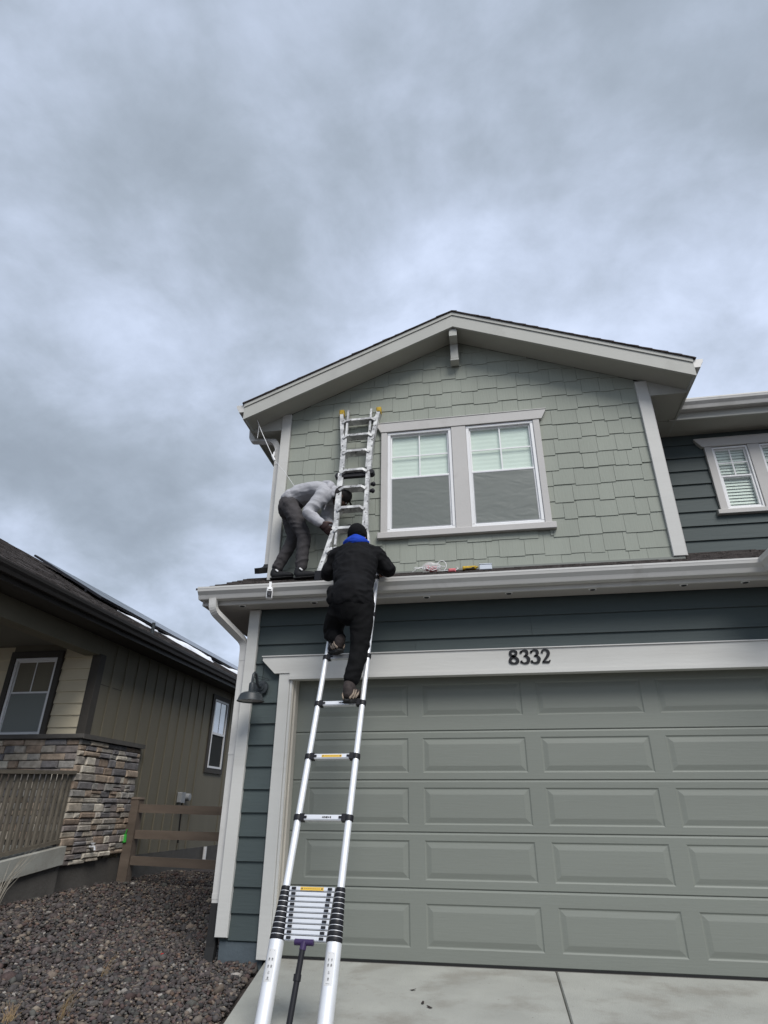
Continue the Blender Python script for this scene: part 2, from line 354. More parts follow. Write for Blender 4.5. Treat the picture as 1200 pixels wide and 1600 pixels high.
# driveway: concrete slabs with control joints
drive = empty('driveway', (1.98, -3, -0.05)); drive['kind'] = 'structure'
def dz(y_): return -0.022 + (y_ + 0.02) * 0.04
def slab(poly):
    m_ = MB(); n = len(poly); g_ = 0.008
    top = [(x, y_, dz(y_)) for x, y_ in poly]; cx = sum(q[0] for q in poly) / n; cy = sum(q[1] for q in poly) / n
    ins = [(x + math.copysign(g_, cx - x), y_ + math.copysign(g_, cy - y_), dz(y_)) for x, y_ in poly]
    low = [(x, y_, dz(y_) - 0.012) for x, y_ in poly]; bot = [(x, y_, dz(y_) - 0.16) for x, y_ in poly]
    m_.add(ins + low + bot, [tuple(range(n))] + [(i, (i + 1) % n, n + (i + 1) % n, n + i) for i in range(n)] + [(n + i, n + (i + 1) % n, 2 * n + (i + 1) % n, 2 * n + i) for i in range(n)])
    return m_.build('concrete_slab', 'concrete', drive)
slab([(-0.19, -0.02), (1.975, -0.02), (1.955, -3.0), (0.26, -3.0), (0.05, -1.46)])
slab([(1.981, -0.02), (5.2, -0.02), (5.2, -3.0), (1.961, -3.0)])
slab([(0.26, -3.006), (1.955, -3.006), (1.94, -7.5), (0.26, -7.5)]); slab([(1.961, -3.006), (5.2, -3.006), (5.2, -7.5), (1.946, -7.5)])
settle(drive)
box('garage_threshold', 'foundation', None, -0.20, 5.2, -0.019, 0.3, -0.2, -0.024)['kind'] = 'structure'

# ================================================================== the green house
house = empty('house', (1.5, 2, -0.05))
tag(house, 'sage and dark teal two-storey house with wide garage door numbered 8332', 'house')
UY = 0.20                                   # plane of the gable wall
LY = -0.14                                  # plane of the garage wall
XC, ZS, MS = 1.515, 6.12, 0.425             # gable soffit apex and slope
# --- masses behind the cladding
lw = MB()
lw.box(-0.555, -0.095, LY + 0.02, 6.0, 0.09, 2.74); lw.box(4.96, 8.0, LY + 0.02, 6.0, 0.09, 2.74); lw.box(-0.095, 4.96, LY + 0.02, 0.3, 2.09, 2.74)
lw.box(-0.095, 4.96, 0.31, 6.0, 2.0, 2.74)
lower_wall = lw.build('lower_wall', 'teal', house)
box('foundation_wall', 'tealbase', house, -0.545, -0.19, LY + 0.012, 6.0, -0.3, 0.089)
gw = MB(); g0, g1 = UY + 0.02, UY + 0.56               # framed round the two window openings, solid mass behind
gw.box(-0.555, 3.56, g0, g1, 2.741, 3.63); gw.box(-0.555, 0.71, g0, g1, 3.63, 4.85); gw.box(1.41, 1.60, g0, g1, 3.63, 4.85); gw.box(2.305, 3.56, g0, g1, 3.63, 4.85)
gw.poly([(-0.555, g0, 4.85), (3.56, g0, 4.85), (3.56, g0, 5.245), (XC, g0, 6.115), (-0.555, g0, 5.235)], (0, 0.54, 0))
gw.poly([(-0.555, g1, 2.741), (3.56, g1, 2.741), (3.56, g1, 5.245), (XC, g1, 6.115), (-0.555, g1, 5.235)], (0, 5.2, 0))
gable_wall = gw.build('gable_wall', 'sage', house)
q = MB(); q.box(3.562, 8.0, 1.07, 1.5, 2.742, 4.02); q.box(3.562, 4.41, 1.07, 1.5, 4.02, 4.82); q.box(4.78, 4.93, 1.07, 1.5, 4.02, 4.82); q.box(5.29, 8.0, 1.07, 1.5, 4.02, 4.82); q.box(3.562, 8.0, 1.07, 1.5, 4.82, 5.05); q.box(3.562, 8.0, 1.5, 6.0, 2.742, 5.05)
wing_wall = q.build('wing_wall', 'teal', house)

# --- fibre-cement shingles on the gable, one object each
course, z0 = 0.190, 3.285
WO = (0.66, 2.36, 3.575, 4.93)                            # cladding stops behind the window casing
def shingle(x0, x1, zb, zt, yb=0.0):
    if x1 > WO[0] and x0 < WO[1] and zt > WO[2] and zb < WO[3]:
        if x0 < WO[0]: return shingle(x0, WO[0], zb, zt, yb)
        if x1 > WO[1]: return shingle(WO[1], x1, zb, zt, yb)
        if zb < WO[2]: zt = WO[2]
        elif zt > WO[3]: zb = WO[3]
        else: return
    poly = [(x0, zb), (x1, zb), (x1, zt), (x0, zt)]
    poly = clip(poly, MS, 1, ZS + MS * XC - 0.004); poly = clip(poly, -MS, 1, ZS - MS * XC - 0.004)
    if len(poly) < 3 or max(p_[1] for p_ in poly) - min(p_[1] for p_ in poly) < 0.03: return
    m_ = MB(); n = len(poly)
    fr = [(x, UY + 0.015 - yb - 0.0095 * (1 - (z - zb) / (course + 0.06)), z) for x, z in poly]
    bk = [(x, UY + 0.019, z) for x, z in poly]
    m_.add(fr + bk, [tuple(range(n)), tuple(range(n, 2 * n))[::-1]] + [(i, (i + 1) % n, n + (i + 1) % n, n + i) for i in range(n)])
    return m_.build('shingle', 'sage', gable_wall)
rs = random.Random(5); nsh = 0
WIDTHS = [0.13, 0.15, 0.19, 0.22, 0.25, 0.27, 0.17]
for k in range(-1, 15):
    zc = z0 + k * course; x = -0.46 + (rs.uniform(-0.12, 0)); drop = 0; last = -1
    while x < 3.455:
        w = rs.choice(WIDTHS); a, b_ = max(x, -0.46), min(x + w, 3.455); x += w
        if 3.455 - x < 0.06: b_ = 3.455; x = 4
        if b_ - a < 0.03: continue
        d_ = rs.choice([0, 0.019, 0.010, 0.019, 0])
        if d_ == last: d_ = 0.019 - d_ if d_ != 0.010 else 0
        last = d_
        zb = zc - d_; zt = zc + course + 0.03
        if k == -1: zb, zt = max(3.135, zc + 0.045), zc + course + 0.03
        if shingle(a + 0.0013, b_ - 0.0013, zb, zt, rs.uniform(0, 0.002)): nsh += 1
box('flashing', 'flash', house, -0.46, 3.56, UY - 0.012, UY + 0.02, 3.10, 3.172)

# --- lap siding planks
def plank(parent, x0, x1, y_, zb, expo, m_='teal', name='siding_plank', ztop=None):
    zt = zb + expo + 0.025 if ztop is None else ztop
    t0, t1 = 0.021, 0.021 * (1 - (zt - zb) / (expo + 0.03)) 
    q = MB(); q.add([(x0, y_ - t0 + 0.02, zb), (x1, y_ - t0 + 0.02, zb), (x1, y_ - t1 + 0.02, zt), (x0, y_ - t1 + 0.02, zt), (x0, y_ + 0.019, zb), (x1, y_ + 0.019, zb), (x1, y_ + 0.019, zt), (x0, y_ + 0.019, zt)],
                    [(0, 1, 2, 3), (7, 6, 5, 4), (4, 5, 1, 0), (1, 5, 6, 2), (2, 6, 7, 3), (3, 7, 4, 0)])
    return q.build(name, m_, parent)
EX = 0.176
for k in range(15):
    zb = 0.10 + k * EX; zt = min(zb + EX + 0.025, 2.725)
    if zb > 2.0: continue
    plank(lower_wall, -0.474, -0.226 if zb + EX < 2.05 else -0.262, LY, zb, EX)
for k in range(11, 15):
    zb = 0.10 + k * EX
    x0 = -0.474
    cuts = {11: [x0, -0.40], 12: [x0, 1.02, 5.6], 13: [x0, 2.05, 5.6], 14: [x0, 1.62, 5.6]}[k]
    for a, b_ in zip(cuts, cuts[1:]): plank(lower_wall, a + 0.001, b_ - 0.001, LY, zb, EX, ztop=min(zb + EX + 0.025, 2.728))
for k in range(9):
    zb = 3.50 + k * EX * 1.0
    for a, b_ in ([(3.562, 3.80), (3.802, 8)] if k == 0 else [(3.562, 3.74), (3.742, 8)] if k == 2 else [(3.562, 8)]):
        zt_ = min(zb + EX + 0.025, 5.045)
        if zt_ > 4.0 and zb < 4.87 and b_ > 5:
            plank(wing_wall, a, 4.37, 1.05, zb, EX, ztop=zt_); plank(wing_wall, 5.34, b_, 1.05, zb, EX, ztop=zt_)
            if zb < 4.0: plank(wing_wall, 4.371, 5.339, 1.05, zb, EX, ztop=4.0)
        else: plank(wing_wall, a, b_, 1.05, zb, EX, ztop=zt_)

# --- corner boards
bar('corner_board', 'trim', house, -0.578, -0.474, LY - 0.025, LY + 0.10, 0.117, 2.722)
bar('corner_board', 'trim', house, -0.576, -0.465, UY - 0.025, UY + 0.10, 3.15, 5.252)
bar('corner_board', 'trim', house, 3.455, 3.578, UY - 0.025, UY + 0.10, 3.175, 5.243)
bar('corner_board', 'casing', house, 3.5785, 3.585, UY - 0.02, UY + 0.10, 3.175, 5.06, b=0.001)

# --- garage door: five sections, each with five raised panels
gd = MB().box(-0.095, 4.95, 0.012, 0.04, 0.0, 2.135).build('garage_door', 'door', house)
ROWS = [(-0.010, 0.4565, 0.219, 0.283), (0.4595, 0.843, 0.651, 0.2735), (0.846, 1.2295, 1.0376, 0.2735), (1.2325, 1.6165, 1.4246, 0.2735), (1.6195, 2.13, 1.8747, 0.2735)]
PX = [(0.0615 + 0.988 * k, 0.9265 + 0.988 * k) for k in range(5)]
for (za, zb, zc, hp) in ROWS:
    q = MB(); p0, p1 = zc - hp / 2, zc + hp / 2
    e_ = 0.006
    # stiles and rails with a rounded lip top and bottom
    q.add([(-0.09, 0.006, za), (4.945, 0.006, za), (4.945, 0, za + e_), (-0.09, 0, za + e_)], [(0, 1, 2, 3)])
    q.add([(-0.09, 0, za + e_), (4.945, 0, za + e_), (4.945, 0, p0), (-0.09, 0, p0)], [(0, 1, 2, 3)])
    q.add([(-0.09, 0, p1), (4.945, 0, p1), (4.945, 0, zb - 0.014), (-0.09, 0, zb - 0.014)], [(0, 1, 2, 3)])
    q.add([(-0.09, 0, zb - 0.014), (4.945, 0, zb - 0.014), (4.945, 0.003, zb - 0.011), (-0.09, 0.003, zb - 0.011)], [(0, 1, 2, 3)])
    q.add([(-0.09, 0.003, zb - 0.011), (4.945, 0.003, zb - 0.011), (4.945, 0.007, zb), (-0.09, 0.007, zb)], [(0, 1, 2, 3)])
    edges = [-0.09] + [v for ab in PX for v in ab] + [4.945]
    for i in range(0, len(edges), 2):
        q.add([(edges[i], 0, p0), (edges[i + 1], 0, p0), (edges[i + 1], 0, p1), (edges[i], 0, p1)], [(0, 1, 2, 3)])
    q.build('door_section', 'door', gd)
    for (xa, xb) in PX:
        q = MB(); rings = []
        for ins, dep in ((0, 0), (0.010, 0.0065), (0.016, 0.0065), (0.050, -0.001), (0.054, -0.0015)):
            rings.append([(xa + ins, dep, p0 + ins), (xb - ins, dep, p0 + ins), (xb - ins, dep, p1 - ins), (xa + ins, dep, p1 - ins)])
        vs_ = [v for r_ in rings for v in r_]; fs_ = [(16, 17, 18, 19)]
        for i in range(4):
            for k in range(4): fs_.append((i * 4 + k, i * 4 + (k + 1) % 4, i * 4 + 4 + (k + 1) % 4, i * 4 + 4 + k))
        q.add(vs_, fs_).build('door_panel', 'door', gd)
box('bottom_seal', 'rubber', gd, -0.09, 4.945, 0.004, 0.03, -0.0225, -0.0105)
# jambs and stops
q = MB(); q.bbox(-0.229, -0.128, LY - 0.025, 0.05, -0.012, 2.112, b=0.004); q.build('garage_casing', 'trim', house)
q = MB(); q.bbox(-0.1275, -0.104, LY - 0.016, 0.05, -0.012, 2.085, b=0.005); q.build('garage_casing', 'trim', house)
q = MB(); q.bbox(-0.1035, -0.082, LY + 0.045, -0.004, -0.010, 2.12, b=0.006); q.build('door_stop', 'jamb', house)
box('garage_jamb', 'jamb', house, -0.1038, -0.0945, LY + 0.0, 0.055, -0.012, 2.10)
q = MB(); q.bbox(4.96, 5.09, LY - 0.025, 0.05, -0.012, 2.112, b=0.004); q.build('garage_casing', 'trim', house)
# header board with angled ends, drip cap and soffit strip
hz0, hz1 = 2.085, 2.262
hb = MB().poly([(-0.272, LY - 0.034, hz0 + 0.026), (-0.13, LY - 0.034, hz0 + 0.026), (-0.13, LY - 0.034, hz0), (5.4, LY - 0.034, hz0), (5.4, LY - 0.034, hz1), (-0.396, LY - 0.034, hz1), (-0.396, LY - 0.034, hz1 - 0.032)], (0, 0.055, 0)).build('header_board', 'trim', house)
box('drip_cap', 'gutter', house, -0.404, 5.41, LY - 0.045, LY + 0.02, hz1 + 0.0005, hz1 + 0.009)
box('header_lip', 'trim', house, -0.129, 5.0, LY - 0.042, LY + 0.05, hz0 - 0.032, hz0 - 0.001)
box('header_jamb', 'jamb', house, -0.0825, 4.96, LY + 0.051, 0.05, hz0 + 0.0, hz0 + 0.02)
# house number: craftsman digits drawn with a broad pen
def digit(strokes, x, zb, w, h):
    q = MB(); y_ = LY - 0.034
    for pts, th in strokes:
        P = [Vector((x + a * w, 0, zb + b_ * h)) for a, b_ in pts]
        # smooth by Catmull-Rom
        S = []; T = []
        for i in range(len(P) - 1):
            p0, p1, p2, p3 = P[max(i - 1, 0)], P[i], P[i + 1], P[min(i + 2, len(P) - 1)]
            for s_ in range(6):
                t_ = s_ / 6; S.append(0.5 * ((2 * p1) + (p2 - p0) * t_ + (2 * p0 - 5 * p1 + 4 * p2 - p3) * t_ * t_ + (3 * p1 - p0 - 3 * p2 + p3) * t_ ** 3)); T.append(th[i] + (th[i + 1] - th[i]) * t_)
        S.append(P[-1]); T.append(th[-1]); L_, R_ = [], []
        for i, s_ in enumerate(S):
            tg = (S[min(i + 1, len(S) - 1)] - S[max(i - 1, 0)]).normalized(); nn = Vector((-tg.z, 0, tg.x)); L_.append(s_ + nn * T[i] * w * 1.28); R_.append(s_ - nn * T[i] * w * 1.28)
        n = len(S)
        fr = [(v.x, y_ - 0.008, v.z) for v in L_ + R_]; bk = [(v.x, y_ + 0.001, v.z) for v in L_ + R_]
        fs_ = []
        for i in range(n - 1):
            fs_ += [(i, i + 1, n + i + 1, n + i), (2 * n + i, 3 * n + i, 3 * n + i + 1, 2 * n + i + 1), (i, 2 * n + i, 2 * n + i + 1, i + 1), (n + i, n + i + 1, 3 * n + i + 1, 3 * n + i)]
        fs_ += [(0, n, 3 * n, 2 * n), (n - 1, 3 * n - 1, 4 * n - 1, 2 * n - 1)]
        q.add(fr + bk, fs_)
    return q.build('digit', 'numblack', hb)
D8 = [([(0.5, 0.52), (0.2, 0.68), (0.2, 0.88), (0.5, 0.98), (0.8, 0.88), (0.78, 0.70), (0.5, 0.54), (0.16, 0.36), (0.12, 0.12), (0.5, 0.01), (0.88, 0.12), (0.86, 0.34), (0.5, 0.52)],
       [0.10, 0.12, 0.11, 0.07, 0.11, 0.10, 0.13, 0.12, 0.13, 0.07, 0.13, 0.13, 0.10])]
D3 = [([(0.14, 0.86), (0.42, 0.98), (0.74, 0.92), (0.78, 0.72), (0.58, 0.56), (0.40, 0.53)], [0.05, 0.07, 0.12, 0.13, 0.07, 0.04]),
      ([(0.40, 0.54), (0.70, 0.52), (0.90, 0.32), (0.78, 0.08), (0.42, 0.0), (0.12, 0.10)], [0.04, 0.09, 0.15, 0.12, 0.07, 0.06]),
      ([(0.08, 0.76), (0.14, 0.86), (0.20, 0.82)], [0.08, 0.11, 0.07]), ([(0.06, 0.20), (0.13, 0.11), (0.2, 0.1)], [0.07, 0.12, 0.08])]
D2 = [([(0.12, 0.74), (0.24, 0.92), (0.52, 0.99), (0.80, 0.86), (0.80, 0.62), (0.52, 0.34), (0.14, 0.06)], [0.10, 0.08, 0.07, 0.12, 0.13, 0.10, 0.05]),
      ([(0.10, 0.05), (0.50, 0.05), (0.78, 0.05), (0.95, 0.20)], [0.07, 0.09, 0.08, 0.04])]
for ds, x in ((D8, 1.832), (D3, 1.925), (D3, 2.012), (D2, 2.100)): digit(ds, x, 2.135, 0.078, 0.112)

# --- windows
def window(parent, x0, x1, z0_, z1_, y_, zm=None, horiz=True, lower_screen=True, muntin_v=True, shade='blind', shade_lower='blind', glass='glass', slats=False, frame='vinyl', fw=0.034, both_v=False):
    w = empty('window', ((x0 + x1) / 2, y_, z0_)); w.parent = parent
    kids = []
    def k(o): kids.append(o); return o
    def ring(xa, xb, za, zb, ya, yb, t_, nm):
        q = MB()
        q.bbox(xa, xb, ya, yb, zb - t_, zb); q.bbox(xa, xb, ya, yb, za, za + t_); q.bbox(xa, xa + t_, ya, yb, za + t_, zb - t_); q.bbox(xb - t_, xb, ya, yb, za + t_, zb - t_)
        return k(q.build(nm, frame, w))
    ring(x0, x1, z0_, z1_, y_ - 0.012, y_ + 0.06, fw, 'frame')
    a, b_ = x0 + fw, x1 - fw
    if zm is None: zm = (z0_ + z1_) / 2
    # upper sash
    ring(a, b_, zm - 0.012, z1_ - fw, y_ + 0.012, y_ + 0.035, 0.017, 'sash')
    ring(a, b_, z0_ + fw, zm + 0.020, y_ + 0.004, y_ + 0.034, 0.024, 'sash')
    k(box('pane', glass, w, a + 0.017, b_ - 0.017, y_ + 0.022, y_ + 0.024, zm + 0.005, z1_ - fw - 0.017))
    k(box('pane', 'glassdark' if lower_screen else glass, w, a + 0.024, b_ - 0.024, y_ + 0.020, y_ + 0.022, z0_ + fw + 0.024, zm - 0.004))
    mz = (zm + z1_ - fw) / 2
    if muntin_v: k(MB().box((x0 + x1) / 2 - 0.007, (x0 + x1) / 2 + 0.007, y_ + 0.014, y_ + 0.0215, zm + 0.005, z1_ - fw - 0.017).build('muntin', frame, w))
    if both_v: k(MB().box((x0 + x1) / 2 - 0.006, (x0 + x1) / 2 + 0.006, y_ + 0.012, y_ + 0.0195, z0_ + fw + 0.024, zm - 0.004).build('muntin', frame, w))
    if horiz: k(MB().box(a + 0.017, b_ - 0.017, y_ + 0.0145, y_ + 0.0215, mz - 0.007, mz + 0.007).build('muntin', frame, w))
    if lower_screen:
        k(box('screen', 'screen', w, a + 0.02, b_ - 0.02, y_ + 0.004, y_ + 0.0045, z0_ + fw + 0.018, zm - 0.006))
        q = MB(); t_ = 0.007
        q.box(a + 0.013, b_ - 0.013, y_ + 0.002, y_ + 0.008, z0_ + fw + 0.012, z0_ + fw + 0.012 + t_); q.box(a + 0.013, b_ - 0.013, y_ + 0.002, y_ + 0.008, zm - 0.010, zm - 0.010 + t_)
        q.box(a + 0.013, a + 0.013 + t_, y_ + 0.002, y_ + 0.008, z0_ + fw + 0.02, zm - 0.010); q.box(b_ - 0.013 - t_, b_ - 0.013, y_ + 0.002, y_ + 0.008, z0_ + fw + 0.02, zm - 0.010)
        k(q.build('screen_frame', 'greytag', w))
    if slats:
        q = MB(); n = int((z1_ - z0_) / 0.042)
        for i in range(n):
            zz_ = z0_ + fw + 0.02 + (i + 0.5) * (z1_ - z0_ - 2 * fw - 0.02) / n
            q.obox(((a + b_) / 2, y_ + 0.052, zz_), ((b_ - a) / 2 - 0.01, 0, 0), (0, 0.007, 0.020) if slats == 1 else (0, 0.016, 0.004), (0, 0.0006, -0.0006))
        k(q.build('blind', shade, w))
    else:
        # pleated fabric shade
        q = MB(); zt = z1_ - fw; n = 44; vs_ = []
        for i in range(n + 1):
            zz_ = zt - (zt - z0_ - fw) * i / n; yy = y_ + 0.045 + (0.0014 if i % 2 else 0)
            vs_ += [(a, yy, zz_), (b_, yy, zz_)]
        q.add(vs_, [(2 * i, 2 * i + 1, 2 * i + 3, 2 * i + 2) for i in range(n)]); k(q.build('blind', shade, w))
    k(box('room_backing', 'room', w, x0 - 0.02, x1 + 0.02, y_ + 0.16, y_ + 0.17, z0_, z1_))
    for o in kids: o.matrix_parent_inverse = Matrix.Translation(w.location).inverted()
    return w
for x0, x1 in ((0.700, 1.422), (1.584, 2.318)): window(house, x0, x1, 3.612, 4.862, UY - 0.006, zm=4.262)
for x0, x1 in ((4.405, 4.790), (4.918, 5.303)): window(house, x0, x1, 4.022, 4.832, 1.044, zm=4.44, lower_screen=False, shade='blindwhite', slats=1, fw=0.022)
# casings
def casing(parent, y_, z_lo, z_hi, xs_, sill, head, m_='casing'):
    for a, b_ in xs_: bar('window_casing', m_, parent, a, b_, y_ - 0.03, y_ + 0.012, z_lo, z_hi)
    (ha, hb_, hza, hzb, ang) = head
    MB().poly([(ha + ang, y_ - 0.038, hza), (hb_ - ang, y_ - 0.038, hza), (hb_, y_ - 0.038, hzb - 0.012), (hb_, y_ - 0.038, hzb), (ha, y_ - 0.038, hzb), (ha, y_ - 0.038, hzb - 0.012)], (0, 0.05, 0)).build('window_head', m_, parent)
    box('drip_cap', 'gutter', parent, ha - 0.004, hb_ + 0.004, y_ - 0.044, y_ + 0.01, hzb + 0.0005, hzb + 0.006)
    (sa, sb, sza, szb) = sill; bar('window_sill', m_, parent, sa, sb, y_ - 0.045, y_ + 0.012, sza, szb)
casing(house, UY, 3.608, 4.866, ((0.630, 0.699), (1.423, 1.583), (2.319, 2.388)), (0.60, 2.425, 3.540, 3.6075), (0.572, 2.470, 4.8665, 4.985, 0.055))
casing(house, 1.05, 4.018, 4.838, ((4.325, 4.404), (4.791, 4.917), (5.304, 5.38)), (4.290, 5.42, 3.965, 4.0175), (4.235, 5.47, 4.8385, 4.945, 0.07))

# --- gable roof: deck, shingle courses, rake boards, soffits, eave boxes
ZR = 6.315                                      # top of deck at apex
XL, XRR = -0.955, 3.985; YF, YB = -0.09, 5.9
gr = empty('gable_roof', (XC, 0.2, 6.3)); gr.parent = house
gk = []
def zl(x, zap): return zap - MS * abs(x - XC)
for xe in (XL, XRR):
    gk.append(MB().poly([(XC, YF + 0.012, ZR), (xe, YF + 0.012, zl(xe, ZR)), (xe, YF + 0.012, zl(xe, ZR) - 0.03), (XC, YF + 0.012, ZR - 0.03)], (0, YB, 0)).build('roof_deck', 'asphalt', gr))
    gk.append(MB().poly([(XC, YF + 0.028, ZS), (xe, YF + 0.028, zl(xe, ZS)), (xe, YF + 0.028, zl(xe, ZS) + 0.012), (XC, YF + 0.028, ZS + 0.012)], (0, UY - YF - 0.02, 0)).build('soffit_panel', 'soffit', gr))
    # rake board and its upper trim strip
    d0 = 0.05
    gk.append(MB().poly([(XC, YF, ZR - d0 - 0.001), (xe, YF, zl(xe, ZR) - d0 - 0.001), (xe, YF, zl(xe, ZS) - 0.024), (XC, YF, ZS - 0.024)], (0, 0.028, 0)).build('rake_board', 'rake', gr))
    gk.append(MB().poly([(XC, YF - 0.012, ZR - 0.004), (xe, YF - 0.012, zl(xe, ZR) - 0.004), (xe, YF - 0.012, zl(xe, ZR) - d0), (XC, YF - 0.012, ZR - d0)], (0, 0.03, 0)).build('rake_trim', 'rake', gr))
    gk.append(MB().poly([(XC, YF - 0.026, ZR + 0.012), (xe - 0.02 if xe < XC else xe + 0.02, YF - 0.026, zl(xe, ZR) + 0.0035), (xe - 0.02 if xe < XC else xe + 0.02, YF - 0.026, zl(xe, ZR) - 0.0105), (XC, YF - 0.026, ZR - 0.002)], (0, 0.06, 0)).build('starter_strip', 'asphalt', gr))
    sg = 1 if xe > XC else -1
    # eave fascia, level soffit, box end
    ze = zl(xe, ZR)
    gk.append(MB().box(min(xe, xe - sg * 0.022), max(xe, xe - sg * 0.022), YF + 0.03, YB, 5.045, ze - 0.035).build('fascia', 'rake', gr))
    wx = 3.5785 if sg > 0 else -0.5765
    lo, hi = min(wx, xe - sg * 0.023), max(wx, xe - sg * 0.023)
    gk.append(MB().box(lo, hi, UY + 0.0, YB, 5.055, 5.067).build('soffit_panel', 'soffit', gr))
    zi = zl(wx, ZS) - 0.002; zo = zl(xe - sg * 0.023, ZS) - 0.002
    xo = xe - sg * 0.023
    gk.append(MB().poly([(wx, UY - 0.012, 5.045), (xo, UY - 0.012, 5.045), (xo, UY - 0.012, max(zo, 5.06)), (wx, UY - 0.012, zi)], (0, 0.0115, 0)).build('eave_return', 'rake', gr))
# shingle courses with ragged laminated tabs along both slopes
rr = random.Random(3)
def courses(nm, apex_to, zap, yf, yb, m_='asphalt'):
    q = MB(); xe = apex_to; sg = 1 if xe > XC else -1; L_ = abs(xe - XC) / math.cos(math.atan(MS)); n = int(L_ / 0.14)
    for i in range(n + 1):
        s0 = L_ + 0.012 - i * 0.14; s1 = max(s0 - 0.17, 0); cs, sn = math.cos(math.atan(MS)), math.sin(math.atan(MS)); y_ = yf - rr.uniform(0, 0.008)
        while y_ < yb:
            w = rr.uniform(0.10, 0.32); w = min(w, yb - y_); t_ = 0.008 + rr.choice([0, 0.005, 0.007])
            lift0, lift1 = t_ + 0.004, 0.003
            def P(s_, h, yy): return (XC + sg * (s_ * cs + h * sn), yy, zap - s_ * sn + h * cs)
            ss = s0 + rr.choice([0, 0, -0.02])
            q.add([P(ss, lift0, y_), P(ss, lift0, y_ + w - 0.003), P(s1, lift1 + 0.004, y_ + w - 0.003), P(s1, lift1 + 0.004, y_), P(ss, 0.001, y_), P(ss, 0.001, y_ + w - 0.003), P(s1, 0, y_ + w - 0.003), P(s1, 0, y_)],
                  [(0, 1, 2, 3), (0, 4, 5, 1), (1, 5, 6, 2), (3, 7, 4, 0)]); y_ += w
    o = q.build(nm, m_, gr); gk.append(o); o['kind'] = 'stuff'
courses('roof_shingle_course', XL - 0.02, ZR, YF - 0.022, 1.6); courses('roof_shingle_course', XRR + 0.02, ZR, YF - 0.022, 1.6)
# knee bracket at the apex
q = MB(); q.bbox(XC - 0.049, XC + 0.043, YF + 0.03, UY - 0.02, 5.98, 6.085, b=0.003)
q.bbox(XC - 0.049, XC + 0.043, UY - 0.115, UY - 0.014, 5.765, 5.98, b=0.004); gk.append(q.build('gable_bracket', 'rake', gr))
gk.append(MB().bbox(XC - 0.053, XC + 0.047, UY - 0.119, UY - 0.012, 5.735, 5.764, b=0.004).build('gable_bracket', 'rake', gr))
for o in gk: o.matrix_parent_inverse = Matrix.Translation(gr.location).inverted()

# K-style gutter profile: (offset outwards, height)
def kprof(h=0.11, d=0.125): return [(0, h), (0, 0), (d * 0.62, 0), (d * 0.66, h * 0.10), (d * 0.74, h * 0.34), (d * 0.95, h * 0.62), (d * 0.98, h * 0.80), (d, h * 0.86), (d, h), (d - 0.012, h), (d - 0.012, h * 0.90)]
def gutter(path, outs, z_, parent, m_='gutter', h=0.11, d=0.125, nm='gutter', caps=(True, True)):
    pr = kprof(h, d); q = MB(); n = len(pr); vs_ = []
    for (px, py), (ox, oy) in zip(path, outs):
        for o_, zz_ in pr: vs_.append((px + ox * o_, py + oy * o_, z_ + zz_))
    fs_ = []
    for i in range(len(path) - 1):
        for k in range(n - 1): fs_.append((i * n + k, i * n + k + 1, (i + 1) * n + k + 1, (i + 1) * n + k))
    q.add(vs_, fs_)
    for c_, i in zip(caps, (0, len(path) - 1)):
        if c_: q.add(vs_[i * n:i * n + 9], [tuple(range(9))])
    return q.build(nm, m_, parent)
gutter([(XL - 0.001, YF + 0.005), (XL - 0.001, YB)], [(-1, 0)] * 2, 5.155, house, h=0.10, d=0.10)
gutter([(XRR + 0.001, YF + 0.005), (XRR + 0.001, 0.62)], [(1, 0)] * 2, 5.155, house, h=0.10, d=0.10)
# wing eave
bar('fascia', 'rake', house, 3.90, 8.0, 0.70, 0.722, 5.035, 5.22)
box('soffit_panel', 'soffit', house, 3.574, 8.0, 0.7225, 1.07, 5.046, 5.054)
gutter([(3.895, 0.699), (8.0, 0.699)], [(0, -1)] * 2, 5.125, house, h=0.115, d=0.125)
MB().poly([(3.9, 0.66, 5.235), (8, 0.66, 5.235), (8, 4.8, 7.0), (3.9, 4.8, 7.0)], (0, 0.01, 0.03)).build('wing_roof', 'asphalt', house)

# --- skirt roof over the garage
sk = empty('skirt_roof', (1.5, 0, 2.9)); sk.parent = house; skk = []
def sz(y_): return 2.868 + 0.45 * (y_ + 0.45)
skk.append(MB().poly([(-0.5785, -0.455, sz(-0.455) - 0.02), (-0.5785, UY + 0.02, sz(UY + 0.02) - 0.02), (-0.5785, UY + 0.02, sz(UY + 0.02) - 0.04), (-0.5785, -0.455, sz(-0.455) - 0.04)], (4.143, 0, 0)).build('roof_deck', 'asphalt', sk))
skk.append(MB().poly([(-0.985, -0.455, sz(-0.455) - 0.02), (-0.985, 0.79, sz(0.79) - 0.02), (-0.985, 0.79, sz(0.79) - 0.04), (-0.985, -0.455, sz(-0.455) - 0.04)], (0.406, 0, 0)).build('roof_deck', 'asphalt', sk))
skk.append(MB().poly([(3.566, -0.455, sz(-0.455) - 0.02), (3.566, 1.06, sz(1.06) - 0.02), (3.566, 1.06, sz(1.06) - 0.04), (3.566, -0.455, sz(-0.455) - 0.04)], (4.4, 0, 0)).build('roof_deck', 'asphalt', sk))
